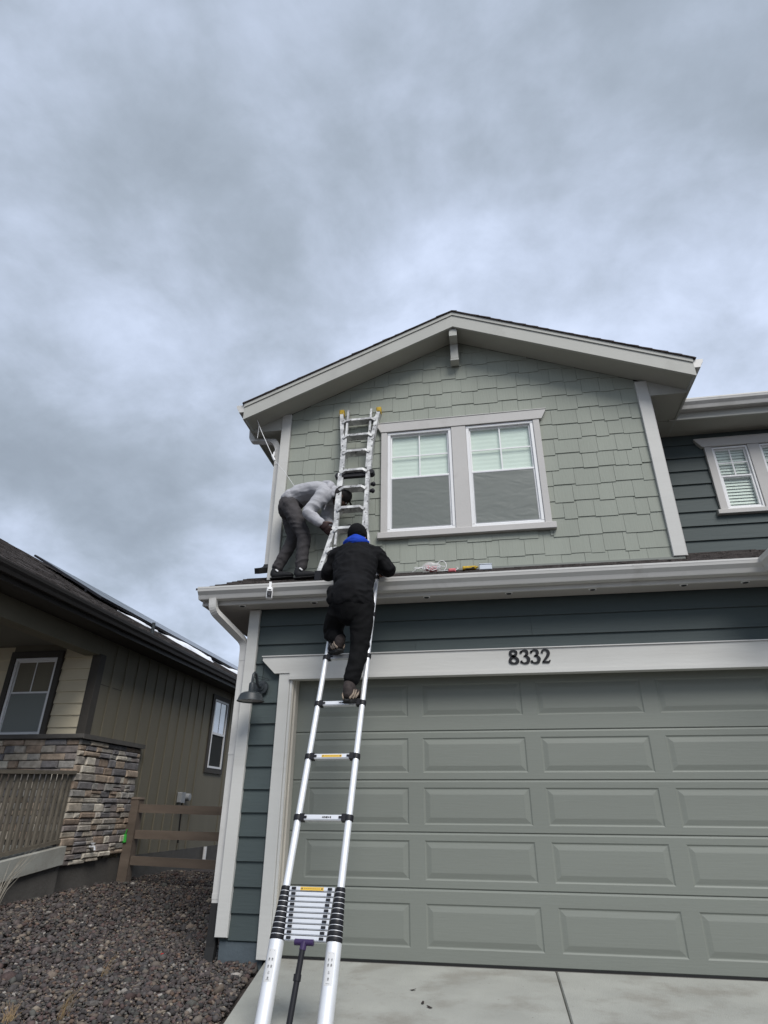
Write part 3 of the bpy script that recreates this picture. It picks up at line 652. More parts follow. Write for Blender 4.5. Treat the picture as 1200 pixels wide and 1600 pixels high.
def skirt_courses(x0, x1, yb):
    q = MB(); n = int((yb + 0.47) / 0.125) + 1; cs = 1 / math.sqrt(1 + 0.2025)
    for i in range(n):
        ya = -0.472 + i * 0.125; yt = min(ya + 0.16, yb); x = x0 - rr.uniform(0, 0.01)
        if yt - ya < 0.02: continue
        while x < x1:
            w = min(rr.uniform(0.09, 0.30), x1 - x); t_ = rr.choice([0.006, 0.012, 0.014]); yy = ya + rr.choice([0, 0, 0.03])
            q.add([(x, yy, sz(yy) + t_ - 0.012), (x + w - 0.003, yy, sz(yy) + t_ - 0.012), (x + w - 0.003, yt, sz(yt) - 0.014), (x, yt, sz(yt) - 0.014), (x, yy, sz(yy) - 0.019), (x + w - 0.003, yy, sz(yy) - 0.019), (x + w - 0.003, yt, sz(yt) - 0.019), (x, yt, sz(yt) - 0.019)],
                  [(0, 1, 2, 3), (0, 4, 5, 1), (1, 5, 6, 2), (3, 7, 4, 0)]); x += w
    o = q.build('roof_shingle_course', 'asphalt2', sk); o['kind'] = 'stuff'; skk.append(o)
skirt_courses(-1.0, -0.58, 0.78); skirt_courses(-0.579, 3.56, UY + 0.0); skirt_courses(3.565, 6.5, 1.04)
# end board and soffit return at the left end
skk.append(MB().poly([(-0.978, -0.36, 2.722), (-0.978, 0.77, 2.722), (-0.978, 0.77, sz(0.77) - 0.045), (-0.978, -0.36, sz(-0.36) - 0.045)], (0.02, 0, 0)).build('fascia', 'gutter', sk))
skk.append(MB().bbox(-0.9575, 4.03, -0.36, -0.338, 2.719, 2.852, b=0.003).build('fascia', 'gutter', sk))
skk.append(MB().box(-0.957, 6.0, -0.3375, LY - 0.001, 2.728, 2.738).build('soffit_panel', 'soffit_low', sk))
skk.append(MB().box(-0.957, -0.579, LY - 0.0005, 0.77, 2.728, 2.738).build('soffit_panel', 'soffit_low', sk))
skk.append(MB().box(4.031, 6.0, -0.72, -0.338, 2.728, 2.738).build('soffit_panel', 'soffit_low', sk))
skk.append(MB().box(4.009, 4.0305, -0.72, -0.3605, 2.719, 2.852).build('fascia', 'gutter', sk))
skk.append(MB().poly([(4.0, -0.72, 2.86), (4.0, 0.3, 2.86), (6.5, 0.3, 3.9), (6.5, -0.72, 3.9)], (0, 0, -0.03)).build('roof_deck', 'asphalt2', sk))
for o in skk: o.matrix_parent_inverse = Matrix.Translation(sk.location).inverted()
gutter([(-0.985, -0.361), (4.008, -0.361), (4.008, -0.72)], [(0, -1), (-1, -1), (-1, 0)], 2.758, house, h=0.108, d=0.128)
for xs_ in (0.62, 2.9): box('gutter_seam', 'gutter', house, xs_, xs_ + 0.012, -0.4905, -0.4895, 2.852, 2.866)

# --- downspouts
def downspout(pts, nm='downspout', w=0.036, d=0.026, side=(1, 0, 0), m_='gutter'):
    return MB().rbar(pts, w, d, side).build(nm, m_, house)
def arc(pts, n=5):                                       # round the corners of a polyline
    P = [Vector(q_) for q_ in pts]; o = [P[0]]
    for i in range(1, len(P) - 1):
        a = P[i] + (P[i - 1] - P[i]).normalized() * min(0.055, (P[i - 1] - P[i]).length * 0.45); b_ = P[i] + (P[i + 1] - P[i]).normalized() * min(0.055, (P[i + 1] - P[i]).length * 0.45)
        for k in range(n + 1):
            t_ = k / n; o.append(a * (1 - t_) ** 2 + P[i] * 2 * t_ * (1 - t_) + b_ * t_ * t_)
    return o + [P[-1]]
ds = downspout(arc([(-0.840, -0.425, 2.765), (-0.835, -0.415, 2.655), (-0.625, -0.115, 2.43), (-0.616, -0.10, 2.33), (-0.614, -0.10, 0.33)]), w=0.034)
downspout([(-0.617, -0.10, 2.33), (-0.616, -0.10, 2.25)], 'downspout_joint', 0.0355, 0.028)
downspout([(-0.614, -0.10, 1.45), (-0.614, -0.10, 1.43)], 'downspout_strap', 0.036, 0.029)
downspout([(-0.614, -0.10, 0.40), (-0.614, -0.10, 0.36)], 'downspout_joint', 0.0355, 0.028)
downspout([(-0.614, -0.10, 0.335), (-0.612, -0.11, 0.05), (-0.612, -0.14, -0.09)], 'downspout_boot', 0.036, 0.030, m_='rubber')
downspout(arc([(-1.005, 0.33, 5.17), (-0.995, 0.33, 5.02), (-0.68, 0.285, 4.95), (-0.625, 0.28, 4.83), (-0.615, 0.28, 3.36), (-0.612, 0.27, 3.30)]), w=0.033, d=0.026)
downspout([(-0.6185, 0.28, 4.66), (-0.618, 0.28, 4.61)], 'downspout_joint', 0.036, 0.029)
q = MB(); q.rbar(arc([(-0.612, 0.27, 3.345), (-0.615, 0.24, 3.29), (-0.68, 0.14, 3.245)]), 0.036, 0.03, (1, 0, 0)); q.build('downspout_boot', 'rubber', house)
settle(house)

# ================================================================== the neighbouring house
nb = empty('house', (-5, 5, 0.1))
tag(nb, 'dark olive single-storey house with stone wainscot and porch, left of the driveway', 'house')
NX, NY = -3.6, 2.03
side = MB().box(-9.5, NX, NY, 12.0, 0.40, 3.16).build('side_wall', 'olive', nb)
MB().box(-9.4, NX + 0.012, NY + 0.02, 12.02, -0.2, 0.40).build('foundation_wall', 'foundation', nb)
b0 = MB().box(NX + 0.001, NX + 0.016, -0.022, 0.022, 0.40, 3.10).mesh('batten', 'olive')
y_ = NY + 0.37
while y_ < 11:
    if not (5.62 < y_ < 6.56):
        o = bpy.data.objects.new('batten', b0); C.objects.link(o); o.parent = side; o.location = (0, y_, 0)
    y_ += 0.30
box('frieze_seam', 'olivedk', nb, NX + 0.0005, NX + 0.004, NY + 0.1, 2.72, 2.520, 2.526)
bar('corner_board', 'olivedk', nb, NX - 0.10, NX + 0.025, NY - 0.028, NY + 0.02, 1.86, 2.90)
box('corner_board', 'olivedk', nb, NX + 0.001, NX + 0.0255, NY + 0.0205, NY + 0.10, 1.86, 2.90)
# front wall in the porch: tan lap siding and a window
fwl = MB().box(-9.5, NX - 0.02, NY + 0.001, NY + 0.03, 0.5, 3.16).build('front_wall', 'tan', nb)
for k in range(8):
    zb = 1.80 + k * 0.152
    plank(fwl, -4.135, NX - 0.101, NY - 0.02, zb, 0.152, 'tan'); plank(fwl, -7.0, -4.955, NY - 0.02, zb, 0.152, 'tan')
window(nb, -4.873, -4.215, 1.845, 2.875, NY - 0.02, zm=2.40, horiz=False, both_v=True, lower_screen=True, shade='darkblind', slats=2, glass='glassdark', fw=0.04)
for a in ((-4.95, -4.8735, 1.845, 2.875), (-4.2145, -4.138, 1.845, 2.875), (-4.95, -4.138, 2.8755, 2.965)): bar('window_casing', 'olivedk', nb, a[0], a[1], NY - 0.05, NY, a[2], a[3])
# side window: frame, panes
sw = empty('window', (NX, 6.09, 1.69)); sw.parent = nb; swk = []
def sring(y0, y1, z0_, z1_, x0, x1, t_, nm, m_):
    q = MB(); q.box(x0, x1, y0, y1, z1_ - t_, z1_); q.box(x0, x1, y0, y1, z0_, z0_ + t_); q.box(x0, x1, y0, y0 + t_, z0_ + t_, z1_ - t_); q.box(x0, x1, y1 - t_, y1, z0_ + t_, z1_ - t_); swk.append(q.build(nm, m_, sw))
sring(5.70, 6.48, 1.60, 2.99, NX + 0.001, NX + 0.028, 0.085, 'window_casing', 'olivedk')
sring(5.785, 6.395, 1.685, 2.905, NX + 0.002, NX + 0.036, 0.034, 'frame', 'vinyl')
swk.append(MB().box(NX + 0.004, NX + 0.034, 5.82, 6.36, 2.27, 2.31).build('sash', 'vinyl', sw))
swk.append(MB().box(NX + 0.006, NX + 0.018, 5.82, 6.36, 2.311, 2.87).build('pane', 'glasssky', sw))
swk.append(MB().box(NX + 0.006, NX + 0.016, 5.82, 6.36, 1.72, 2.269).build('screen', 'room', sw))
swk.append(MB().box(NX + 0.0185, NX + 0.023, 6.085, 6.095, 2.311, 2.87).build('muntin', 'greytag', sw))
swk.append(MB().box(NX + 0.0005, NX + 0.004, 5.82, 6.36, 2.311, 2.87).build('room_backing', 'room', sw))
for o in swk: o.matrix_parent_inverse = Matrix.Translation(sw.location).inverted()
# porch beam, ceiling
bar('porch_beam', 'olive', nb, NX - 0.22, NX - 0.002, -0.6, NY + 0.0, 2.885, 3.16)
box('porch_ceiling', 'porchceil', nb, -9.4, NX - 0.221, -0.6, NY - 0.001, 3.06, 3.07)
box('porch_post', 'olivedk', nb, NX - 0.21, NX - 0.01, -0.6, -0.4, -0.1, 2.884)
# stone wainscot
st = MB().box(-7.0, NX + 0.03, NY - 0.055, NY - 0.0005, 0.30, 1.80).build('stone_wainscot', 'mortar', nb)
MB().poly([(NX + 0.0005, NY - 0.055, 0.34), (NX + 0.0005, 3.40, 0.475), (NX + 0.0005, 3.40, 1.80), (NX + 0.0005, NY - 0.055, 1.80)], (0.03, 0, 0)).build('stone_backing', 'mortar', st)
rs = random.Random(21)
def stone(axis, a0, a1, z0_, z1_):
    d = rs.uniform(0.018, 0.042); j = lambda s_=0.006: rs.uniform(-s_, s_); ins = min(0.012, (z1_ - z0_) * 0.2)
    ring0 = [(a0, z0_), (a1, z0_), (a1, z1_), (a0, z1_)]
    pts = []
    for lv, (dep, ii) in enumerate(((-0.012, 0), (d * 0.6, 0.0), (d, ins))):
        for (aa, zz_), (sa, sz_) in zip(ring0, ((1, 1), (-1, 1), (-1, -1), (1, -1))):
            pts.append((aa + sa * ii + (j() if lv else 0) * 0.6, dep + (j(0.004) if lv == 2 else 0), zz_ + sz_ * ii + (j(0.004) if lv else 0)))
    if axis == 'side': V_ = [(NX + 0.031 + dp, aa, zz_) for aa, dp, zz_ in pts]
    else: V_ = [(aa, NY - 0.056 - dp, zz_) for aa, dp, zz_ in pts]
    fs_ = [(8, 9, 10, 11)]
    for lv in (0, 4):
        for k in range(4): fs_.append((lv + k, lv + (k + 1) % 4, lv + 4 + (k + 1) % 4, lv + 4 + k))
    MB().add(V_, fs_).build('stone', rs.choice(STONE), st)
zt = 1.795
while zt > 0.33:
    h = rs.choice([0.055, 0.065, 0.072, 0.085, 0.095, 0.105]); zb = zt - h
    a = NY - 0.085
    while a < 3.38:
        w = rs.uniform(0.10, 0.34); b_ = a + w
        if 3.40 - b_ < 0.08: b_ = 3.40
        lim = 0.345 + (a - NY) * 0.095
        if zb + h * 0.4 > lim: stone('side', a + 0.004, b_ - 0.004, max(zb, lim) + 0.004, zt - 0.003) if rs.random() > 0.14 or h < 0.07 else (stone('side', a + 0.004, b_ - 0.004, zb + h / 2 + 0.002, zt - 0.003), stone('side', a + 0.004, b_ - 0.004, zb + 0.003, zb + h / 2 - 0.002))
        a = b_
    zt = zb
zt = 1.795
while zt > 0.66:
    h = rs.choice([0.062, 0.072, 0.085, 0.095]); zb = zt - h; a = NX + 0.028
    while a > -5.9:
        w = rs.uniform(0.14, 0.36); stone('front', a - w + 0.004, a - 0.004, zb + 0.004, zt - 0.003); a -= w
    zt = zb
q = MB(); q.bbox(-7.0, NX + 0.095, NY - 0.125, NY - 0.001, 1.801, 1.858, b=0.008); q.build('stone_cap', 'foundation', nb)
q = MB(); q.box(NX + 0.001, NX + 0.095, NY + 0.0, 3.43, 1.801, 1.858); q.build('stone_cap', 'foundation', nb)
# porch slab
MB().poly([(-3.46, 0.2, 0.42), (-3.46, 1.97, 0.595), (-6.5, 1.97, 0.595), (-6.5, 0.2, 0.42)], (0, 0, -0.19)).build('porch_slab', 'concrete', nb)
MB().poly([(-3.5, 0.25, 0.23), (-3.5, 1.97, 0.40), (-6.5, 1.97, 0.40), (-6.5, 0.25, 0.23)], (0, 0, -0.5)).build('porch_foundation', 'foundation', nb)
# roof
EZ, EXX, RP = 3.27, -3.2, 0.57
def nz_(x): return EZ + (EXX - x) * RP
nr = MB().poly([(EXX, -1.0, EZ - 0.02), (-6.8, -1.0, nz_(-6.8) - 0.02), (-10.4, -1.0, EZ - 0.02)], (0, 13.4, 0)).build('roof', 'asphalt2', nb)
q = MB(); rr2 = random.Random(8)
for i in range(29):
    xa = EXX + 0.015 - i * 0.125; xb = xa - 0.15; yy = -1.0
    while yy < 12.3:
        w = rr2.uniform(0.14, 0.42); t_ = rr2.choice([0.003, 0.008, 0.011])
        q.add([(xa, yy, nz_(xa) + t_ - 0.01), (xa, yy + w, nz_(xa) + t_ - 0.01), (xb, yy + w, nz_(xb) - 0.013), (xb, yy, nz_(xb) - 0.013), (xa, yy, nz_(xa) - 0.02), (xa, yy + w, nz_(xa) - 0.02)], [(0, 1, 2, 3), (0, 4, 5, 1)]); yy += w
o = q.build('roof_shingle_course', 'asphalt2', nr); o['kind'] = 'stuff'
gutter([(EXX - 0.01, -1.0), (EXX - 0.01, 12.4)], [(1, 0)] * 2, 3.155, nb, 'browngutter', h=0.11, d=0.10)
box('fascia', 'browngutter', nb, EXX - 0.035, EXX - 0.012, -1.0, 12.4, 3.10, 3.245)
box('soffit_panel', 'olivedk', nb, NX + 0.0, EXX - 0.036, -1.0, 12.4, 3.125, 3.135)
# meter boxes, pipe and tap
MB().bbox(NX + 0.018, NX + 0.10, 4.80, 4.94, 1.09, 1.25, b=0.01).build('meter_box', 'greytag', nb)
MB().lathe([(0.0, 0.09), (0.055, 0.085), (0.06, 0.0)], (NX + 0.02, 5.10, 1.18), (1, 0, 0), 14).build('meter_box', 'greytag', nb)
MB().tube([(NX + 0.05, 4.95, 1.09), (NX + 0.05, 4.97, 0.8), (NX + 0.05, 5.0, 0.5)], 0.012, 6).build('conduit', 'blackplastic', nb)
MB().tube([(NX + 0.06, 6.06, 0.40), (NX + 0.06, 6.06, 0.12)], 0.03, 10).build('drain_pipe', 'camwhite', nb)
MB().tube([(NX + 0.03, 2.56, 0.56), (NX + 0.13, 2.56, 0.56), (NX + 0.14, 2.56, 0.52)], 0.014, 8).lathe([(0.0, 0.03), (0.03, 0.03), (0.03, 0.022), (0.008, 0.0)], (NX + 0.10, 2.56, 0.575), (0, 0, 1), 10).build('tap', 'alu', nb)
settle(nb)

# porch railing
pr_ = empty('porch_railing', (-3.56, 1.2, 0.5)); tag(pr_, 'dark slatted wooden railing on the porch beside the stone wall', 'railing')
MB().rbar([(-3.56, 0.1, 1.32), (-3.56, 1.945, 1.40)], 0.045, 0.02, (1, 0, 0)).build('top_rail', 'railwood', pr_)
MB().rbar([(-3.56, 0.22, 0.475), (-3.56, 1.945, 0.645)], 0.025, 0.02, (1, 0, 0)).build('bottom_rail', 'railwood', pr_)
for i in range(17):
    yy = 1.90 - i * 0.1
    MB().box(-3.58, -3.545, yy - 0.020, yy + 0.020, 0.475 + (yy - 0.22) * 0.0985 + 0.02, 1.32 + (yy - 0.1) * 0.0434 - 0.02).build('baluster', 'railwood', pr_)
settle(pr_)

# solar panels and snow on the neighbour's roof
un = Vector((-1, 0, RP)).normalized(); nn_ = Vector((RP, 0, 1)).normalized()
for i in range(9):
    so_ = empty('solar_panel', (-4.6, 2.9 + i * 1.03, nz_(-4.6) + 0.1))
    where = ('nearest of the row' if i == 0 else 'farthest of the row' if i == 8 else '%s from the near end of the row' % ('second', 'third', 'fourth', 'fifth', 'sixth', 'seventh', 'eighth')[i - 1])
    tag(so_, 'black solar panel on the left roof, ' + where, 'solar panel', 'solar panels on the neighbouring roof')
    c0 = Vector((-5.35, 3.62 + i * 1.03, nz_(-5.35))) + nn_ * 0.058
    MB().obox(c0, un * 0.86, (0, 0.505, 0), nn_ * 0.018).build('frame', 'panelframe', so_)
    MB().obox(c0 + nn_ * 0.0195, un * 0.84, (0, 0.485, 0), nn_ * 0.0012).build('cell_sheet', 'panelblack', so_)
    MB().obox(c0 - un * 0.5 - nn_ * 0.036, un * 0.02, (0, 0.50, 0), nn_ * 0.017).build('mounting_rail', 'panelframe', so_)
    settle(so_)
q = MB(); ni, nj = 90, 9; vs_ = []; fs_ = []
for i in range(ni):
    yy = 3.6 + i * 0.075; grow = min(1, (yy - 3.5) / 3.0)
    lo = -4.62; hi = lo + max(0.012, 0.03 + 0.50 * grow * (0.42 + 1.25 * mnoise.noise(Vector((yy * 1.1, 2.2, 0)))) + 0.10 * mnoise.noise(Vector((yy * 6, 0.4, 0))))
    for j in range(nj):
        t_ = j / (nj - 1); x = lo + (hi - lo) * t_
        hg = min(1, (hi - lo) * 8) * (0.02 + 0.045 * grow * max(0, 0.6 + mnoise.noise(Vector((yy * 2.2, x * 3, 5))))) * (1 - abs(2 * t_ - 1) ** 3) - 0.004
        vs_.append(Vector((x, yy, nz_(x))) + nn_ * hg)
for i in range(ni - 1):
    for j in range(nj - 1): fs_.append((i * nj + j, i * nj + j + 1, (i + 1) * nj + j + 1, (i + 1) * nj + j))
o = q.add(vs_, fs_).build('snow_band', 'snow', None, True); tag(o, 'thin ragged band of white snow below the solar panels on the left roof', 'snow')
vp_ = MB().tube([(-3.75, 3.45, nz_(-3.75) - 0.05), (-3.75, 3.45, nz_(-3.75) + 0.17)], 0.028, 10).build('vent_pipe', 'lampmetal'); tag(vp_, 'short dark vent pipe standing on the shingle roof', 'pipe')

# ------------------------------------------------------------------ rail fence between the houses
FY = 3.42
fc = empty('rail_fence', (-2, FY, 0.08)); tag(fc, 'brown three-rail wooden fence between the two houses', 'fence')
MB().poly([(-3.555, FY - 0.07, 0.02), (-3.415, FY - 0.07, 0.02), (-3.415, FY + 0.07, 0.02), (-3.555, FY + 0.07, 0.02)], (0, 0, 1.10)).add(
    [(-3.565, FY - 0.08, 1.12), (-3.405, FY - 0.08, 1.12), (-3.405, FY + 0.08, 1.12), (-3.565, FY + 0.08, 1.12), (-3.55, FY - 0.065, 1.15), (-3.42, FY - 0.065, 1.15), (-3.42, FY + 0.065, 1.15), (-3.55, FY + 0.065, 1.15)],
    [(4, 5, 6, 7), (0, 1, 5, 4), (1, 2, 6, 5), (2, 3, 7, 6), (3, 0, 4, 7), (3, 2, 1, 0)]).build('post', 'wood', fc)
for zc, dzr in ((1.005, -0.03), (0.677, -0.018), (0.357, -0.035)):
    MB().rbar([(-3.43, FY - 0.01, zc), (-2.0, FY - 0.01, zc + dzr), (-0.6, FY - 0.01, zc + dzr * 2)], 0.022, 0.054, (0, 1, 0)).build('rail', 'wood', fc)
settle(fc)
tg = MB().add([(-3.55, 3.335, 0.68), (-3.51, 3.33, 0.68), (-3.50, 3.325, 0.58), (-3.56, 3.33, 0.575), (-3.55, 3.343, 0.68), (-3.51, 3.343, 0.68), (-3.50, 3.343, 0.58), (-3.56, 3.343, 0.575)],
              [(0, 1, 2, 3), (7, 6, 5, 4), (0, 4, 5, 1), (1, 5, 6, 2), (2, 6, 7, 3), (3, 7, 4, 0)]).tube([(-3.53, 3.337, 0.68), (-3.51, 3.33, 0.74)], 0.008, 6).build('green_tag', 'green')
tag(tg, 'small bright green plastic tag hanging at the fence post', 'tag')

# ------------------------------------------------------------------ gravel
rng = np.random.default_rng(7)
def rock_base(sub):
    bm = bmesh.new(); bmesh.ops.create_icosphere(bm, subdivisions=sub, radius=1.0)
    v = np.array([x.co[:] for x in bm.verts]); f = np.array([[y.index for y in x.verts] for x in bm.faces]); bm.free(); return v, f
def scatter(n, xr, yr, size, sub, zlift=0.0, nvar=14, cond=None):
    bv, bf = rock_base(sub); var = []
    for i in range(nvar):
        v = bv * rng.uniform(0.75, 1.25, (len(bv), 1)); dirs = rng.normal(size=(9, 3)); dirs /= np.linalg.norm(dirs, axis=1)[:, None]
        for d_ in dirs:                                  # cut facets
            lim = rng.uniform(0.5, 0.85); h = v @ d_; v -= np.outer(np.maximum(h - lim, 0), d_)
        var.append(v)
    xs_ = rng.uniform(*xr, n); ys_ = rng.uniform(*yr, n)
    if cond is not None:
        k = cond(xs_, ys_); xs_, ys_ = xs_[k], ys_[k]; n = len(xs_)
    V, F, K = [], [], []; o = 0
    pal = np.array([(0.095, 0.082, 0.080), (0.12, 0.10, 0.094), (0.085, 0.078, 0.076), (0.15, 0.13, 0.11), (0.19, 0.155, 0.125), (0.11, 0.078, 0.072), (0.07, 0.067, 0.067), (0.25, 0.215, 0.17), (0.10, 0.10, 0.09), (0.33, 0.31, 0.28), (0.15, 0.105, 0.08), (0.14, 0.13, 0.12)])
    pw = np.array([16, 14, 14, 10, 7, 10, 12, 4, 7, 2, 5, 8.]); pw /= pw.sum()
    for i in range(n):
        v = var[rng.integers(nvar)]; s_ = size * rng.lognormal(0, 0.38) * np.array([rng.uniform(0.85, 1.3), rng.uniform(0.75, 1.0), rng.uniform(0.5, 0.8)])
        a, b_, c_ = rng.uniform(0, 6.28), rng.normal(0, 0.5), rng.normal(0, 0.5)
        Rz = np.array([[math.cos(a), -math.sin(a), 0], [math.sin(a), math.cos(a), 0], [0, 0, 1]]); Rx = np.array([[1, 0, 0], [0, math.cos(b_), -math.sin(b_)], [0, math.sin(b_), math.cos(b_)]])
        w = (v * s_) @ (Rz @ Rx).T + np.array([xs_[i], ys_[i], ground_z(xs_[i], ys_[i]) - 0.012 + zlift * rng.uniform(0, 1) + s_[2] * 0.35])
        V.append(w); F.append(bf + o); o += len(w); K.append(np.repeat((pal[rng.choice(len(pal), p=pw)] * rng.uniform(0.5, 0.95) * np.array([1.01, 0.99, 0.985]))[None], len(w), 0))
    return np.concatenate(V), np.concatenate(F), np.concatenate(K)
def edge_x(y_): return np.where(y_ > -0.12, -0.21, np.where(y_ > -1.46, -0.21 + (-0.12 - y_) / 1.34 * 0.26, 0.05 + (-1.46 - y_) * 0.137)) - 0.02
c1 = lambda x, y_: (x < edge_x(y_)) & ~((x > -0.57) & (y_ > -0.15))
parts = [scatter(25000, (-1.75, 0.1), (-2.3, 0.7), 0.0132, 1, 0.030, cond=c1), scatter(30000, (-3.6, -0.5), (-1.2, 5.2), 0.0165, 1, 0.030, cond=lambda x, y_: c1(x, y_) & ~((x > -1.75) & (y_ < 0.6))),
         scatter(2500, (-4.5, -1.6), (-3.5, -0.9), 0.033, 1, 0.02), scatter(1800, (-1.75, 0.3), (-4.5, -2.2), 0.033, 1, 0.02, cond=c1)]
V = np.concatenate([p_[0] for p_ in parts]); off = np.cumsum([0] + [len(p_[0]) for p_ in parts[:-1]]); F = np.concatenate([p_[1] + o_ for p_, o_ in zip(parts, off)]); K = np.concatenate([p_[2] for p_ in parts])
me = bpy.data.meshes.new('gravel'); me.vertices.add(len(V)); me.vertices.foreach_set('co', V.ravel()); me.loops.add(len(F) * 3); me.loops.foreach_set('vertex_index', F.ravel()); me.polygons.add(len(F)); me.polygons.foreach_set('loop_start', np.arange(0, len(F) * 3, 3)); me.update(calc_edges=True); me.validate()
ca = me.color_attributes.new('Col', 'FLOAT_COLOR', 'POINT'); ca.data.foreach_set('color', np.concatenate([K, np.ones((len(K), 1))], 1).astype(np.float32).ravel())
me.materials.append(MATS['gravel']); gvl = bpy.data.objects.new('gravel', me); C.objects.link(gvl)
tag(gvl, 'loose purple-grey river gravel covering the side yard', 'gravel', kind='stuff')

# dry grass tufts and twigs
def tuft(x, y__, n, h, spread, label, lean=(0, 0), m_='dry', grp='dry plants in the gravel', nm='grass_tuft', r_=0.0012, z_=None):
    q = MB(); rg = random.Random(int((x * 7 + y__ * 3) * 1000)); zb = ground_z(x, y__) if z_ is None else z_
    for i in range(n):
        a = rg.uniform(0, 6.28); l_ = h * rg.uniform(0.5, 1.1); dx, dy = math.cos(a) * spread * rg.random() + lean[0], math.sin(a) * spread * rg.random() + lean[1]
        bx, by = x + rg.uniform(-0.03, 0.03), y__ + rg.uniform(-0.03, 0.03)
        pts = [(bx, by, zb - 0.01), (bx + dx * 0.35 * l_, by + dy * 0.35 * l_, zb + l_ * 0.5), (bx + dx * l_, by + dy * l_, zb + l_ * (0.95 - 0.2 * abs(dx)))]
        q.tube(pts, [r_, r_ * 0.8, r_ * 0.3], 4)
    o = q.build(nm, m_); tag(o, label, 'plant', grp); return o
tuft(-0.86, -1.55, 18, 0.20, 0.5, 'dry straw grass tuft in the gravel, near the bottom edge', (0.35, 0.1))
tuft(-1.06, -1.72, 34, 0.13, 0.7, 'rusty dry grass tuft at the bottom left corner of the gravel', (0.1, 0.1))
tuft(-1.10, -0.74, 12, 0.14, 0.5, 'thin dry grass tuft in the middle of the gravel', (0.3, 0.15))
tuft(-3.36, 0.86, 14, 0.55, 0.45, 'bare pale twiggy plant in front of the porch slab', (0.1, 0.35), 'drydark', nm='dry_plant', r_=0.005)
for lx, ly, rot_, lab in ((1.02, -0.62, 0.4, 'small dry leaf on the driveway, left of the joint and nearest the door'), (1.11, -0.86, 1.6, 'small brown leaf on the driveway, middle of three left of the joint'), (1.16, -0.93, 2.6, 'small dry leaf on the driveway, nearest the bottom edge left of the joint')):
    q = MB(); z_ = dz(ly) + 0.003; cs_, sn_ = math.cos(rot_), math.sin(rot_)
    pts = [(-0.022, 0, 0.004), (-0.008, 0.009, 0.0), (0.010, 0.008, 0.003), (0.024, 0, 0.008), (0.010, -0.009, 0.005), (-0.008, -0.008, 0.001)]
    q.poly([(lx + a * cs_ - b_ * sn_, ly + a * sn_ + b_ * cs_, z_ + c_) for a, b_, c_ in pts], (0, 0, 0.001)); o = q.build('dry_leaf', 'bootdark'); tag(o, lab, 'leaf', 'dry leaves on the driveway')
rd = MB().ell((-0.991, -0.147, -0.01), 0.018, 0.012, 0.012, 8, 6).build('red_scrap', 'red'); tag(rd, 'tiny red scrap lying on the gravel', 'litter')

# ------------------------------------------------------------------ barn-style wall lamp
lp = empty('wall_lamp', (-0.388, -0.14, 1.99)); tag(lp, 'dark gooseneck barn lamp on the teal siding left of the garage', 'lamp')
autosmooth(MB().lathe([(0, 0.032), (0.030, 0.032), (0.036, 0.022), (0.058, 0.018), (0.064, 0.008), (0.064, -0.004)], (-0.388, -0.158, 1.99), (0, -1, 0), 28).build('back_plate', 'lampmetal', lp))
gp = [(-0.388, -0.18, 1.99), (-0.389, -0.23, 1.985), (-0.390, -0.265, 2.005), (-0.391, -0.285, 2.045), (-0.393, -0.305, 2.078), (-0.395, -0.335, 2.088), (-0.397, -0.358, 2.07), (-0.398, -0.365, 2.03), (-0.398, -0.366, 1.985)]
autosmooth(MB().tube(gp, 0.0125, 10).build('gooseneck', 'lampmetal', lp), 60)
cxl, cyl = -0.398, -0.366
shd = autosmooth(MB().lathe([(0.0000, 2.0), (0.0148, 2.0), (0.0244, 1.992), (0.0270, 1.985), (0.0270, 1.925), (0.0348, 1.920), (0.0679, 1.912), (0.0922, 1.898), (0.1053, 1.868), (0.1114, 1.850), (0.1192, 1.838), (0.1166, 1.8375), (0.1096, 1.848), (0.1027, 1.866)], (cxl, cyl, 0), (0, 0, 1), 40).build('lamp_shade', 'lampmetal', lp), 35)
autosmooth(MB().lathe([(0.1092, 1.8475), (0.1018, 1.866), (0.0870, 1.893), (0.0261, 1.915), (0.0000, 1.915)], (cxl, cyl, 0), (0, 0, 1), 32).build('shade_lining', 'lampwhite', lp))
autosmooth(MB().ell((cxl, cyl, 1.872), 0.026, 0.026, 0.036, 14, 8).build('bulb', 'lampwhite', lp), 80)
MB().tube([(-0.395, -0.30, 2.07), (-0.32, -0.165, 2.062)], 0.0028, 6).tube([(-0.41, -0.30, 2.052), (-0.315, -0.165, 2.048)], 0.0028, 6).build('stay_wire', 'lampmetal', lp)
settle(lp)

# small camera clipped to the gutter
sc_ = empty('security_camera', (-0.255, -0.535, 2.75)); tag(sc_, 'small white security camera with black lens clipped to the lower gutter', 'camera')
autosmooth(MB().bbox(-0.027, 0.027, -0.020, 0.022, -0.050, 0.052, b=0.010).build('housing', 'camwhite', sc_), 30)
MB().bbox(-0.021, 0.021, -0.0225, -0.0195, -0.044, 0.018, b=0.002).build('face_plate', 'blackplastic', sc_)
autosmooth(MB().lathe([(0, 0.006), (0.011, 0.006), (0.016, 0.0)], (0, -0.0222, -0.020), (0, -1, 0), 16).build('lens', 'panelblack', sc_))
MB().bbox(-0.012, 0.012, -0.0225, -0.0195, 0.024, 0.034, b=0.001).build('sensor_window', 'blackplastic', sc_)
MB().box(-0.020, 0.020, -0.008, 0.03, 0.0525, 0.062).box(-0.011, 0.011, 0.0, 0.06, 0.0622, 0.118).build('bracket', 'camwhite', sc_)
sc_.rotation_euler = (R(-6), 0, R(19))

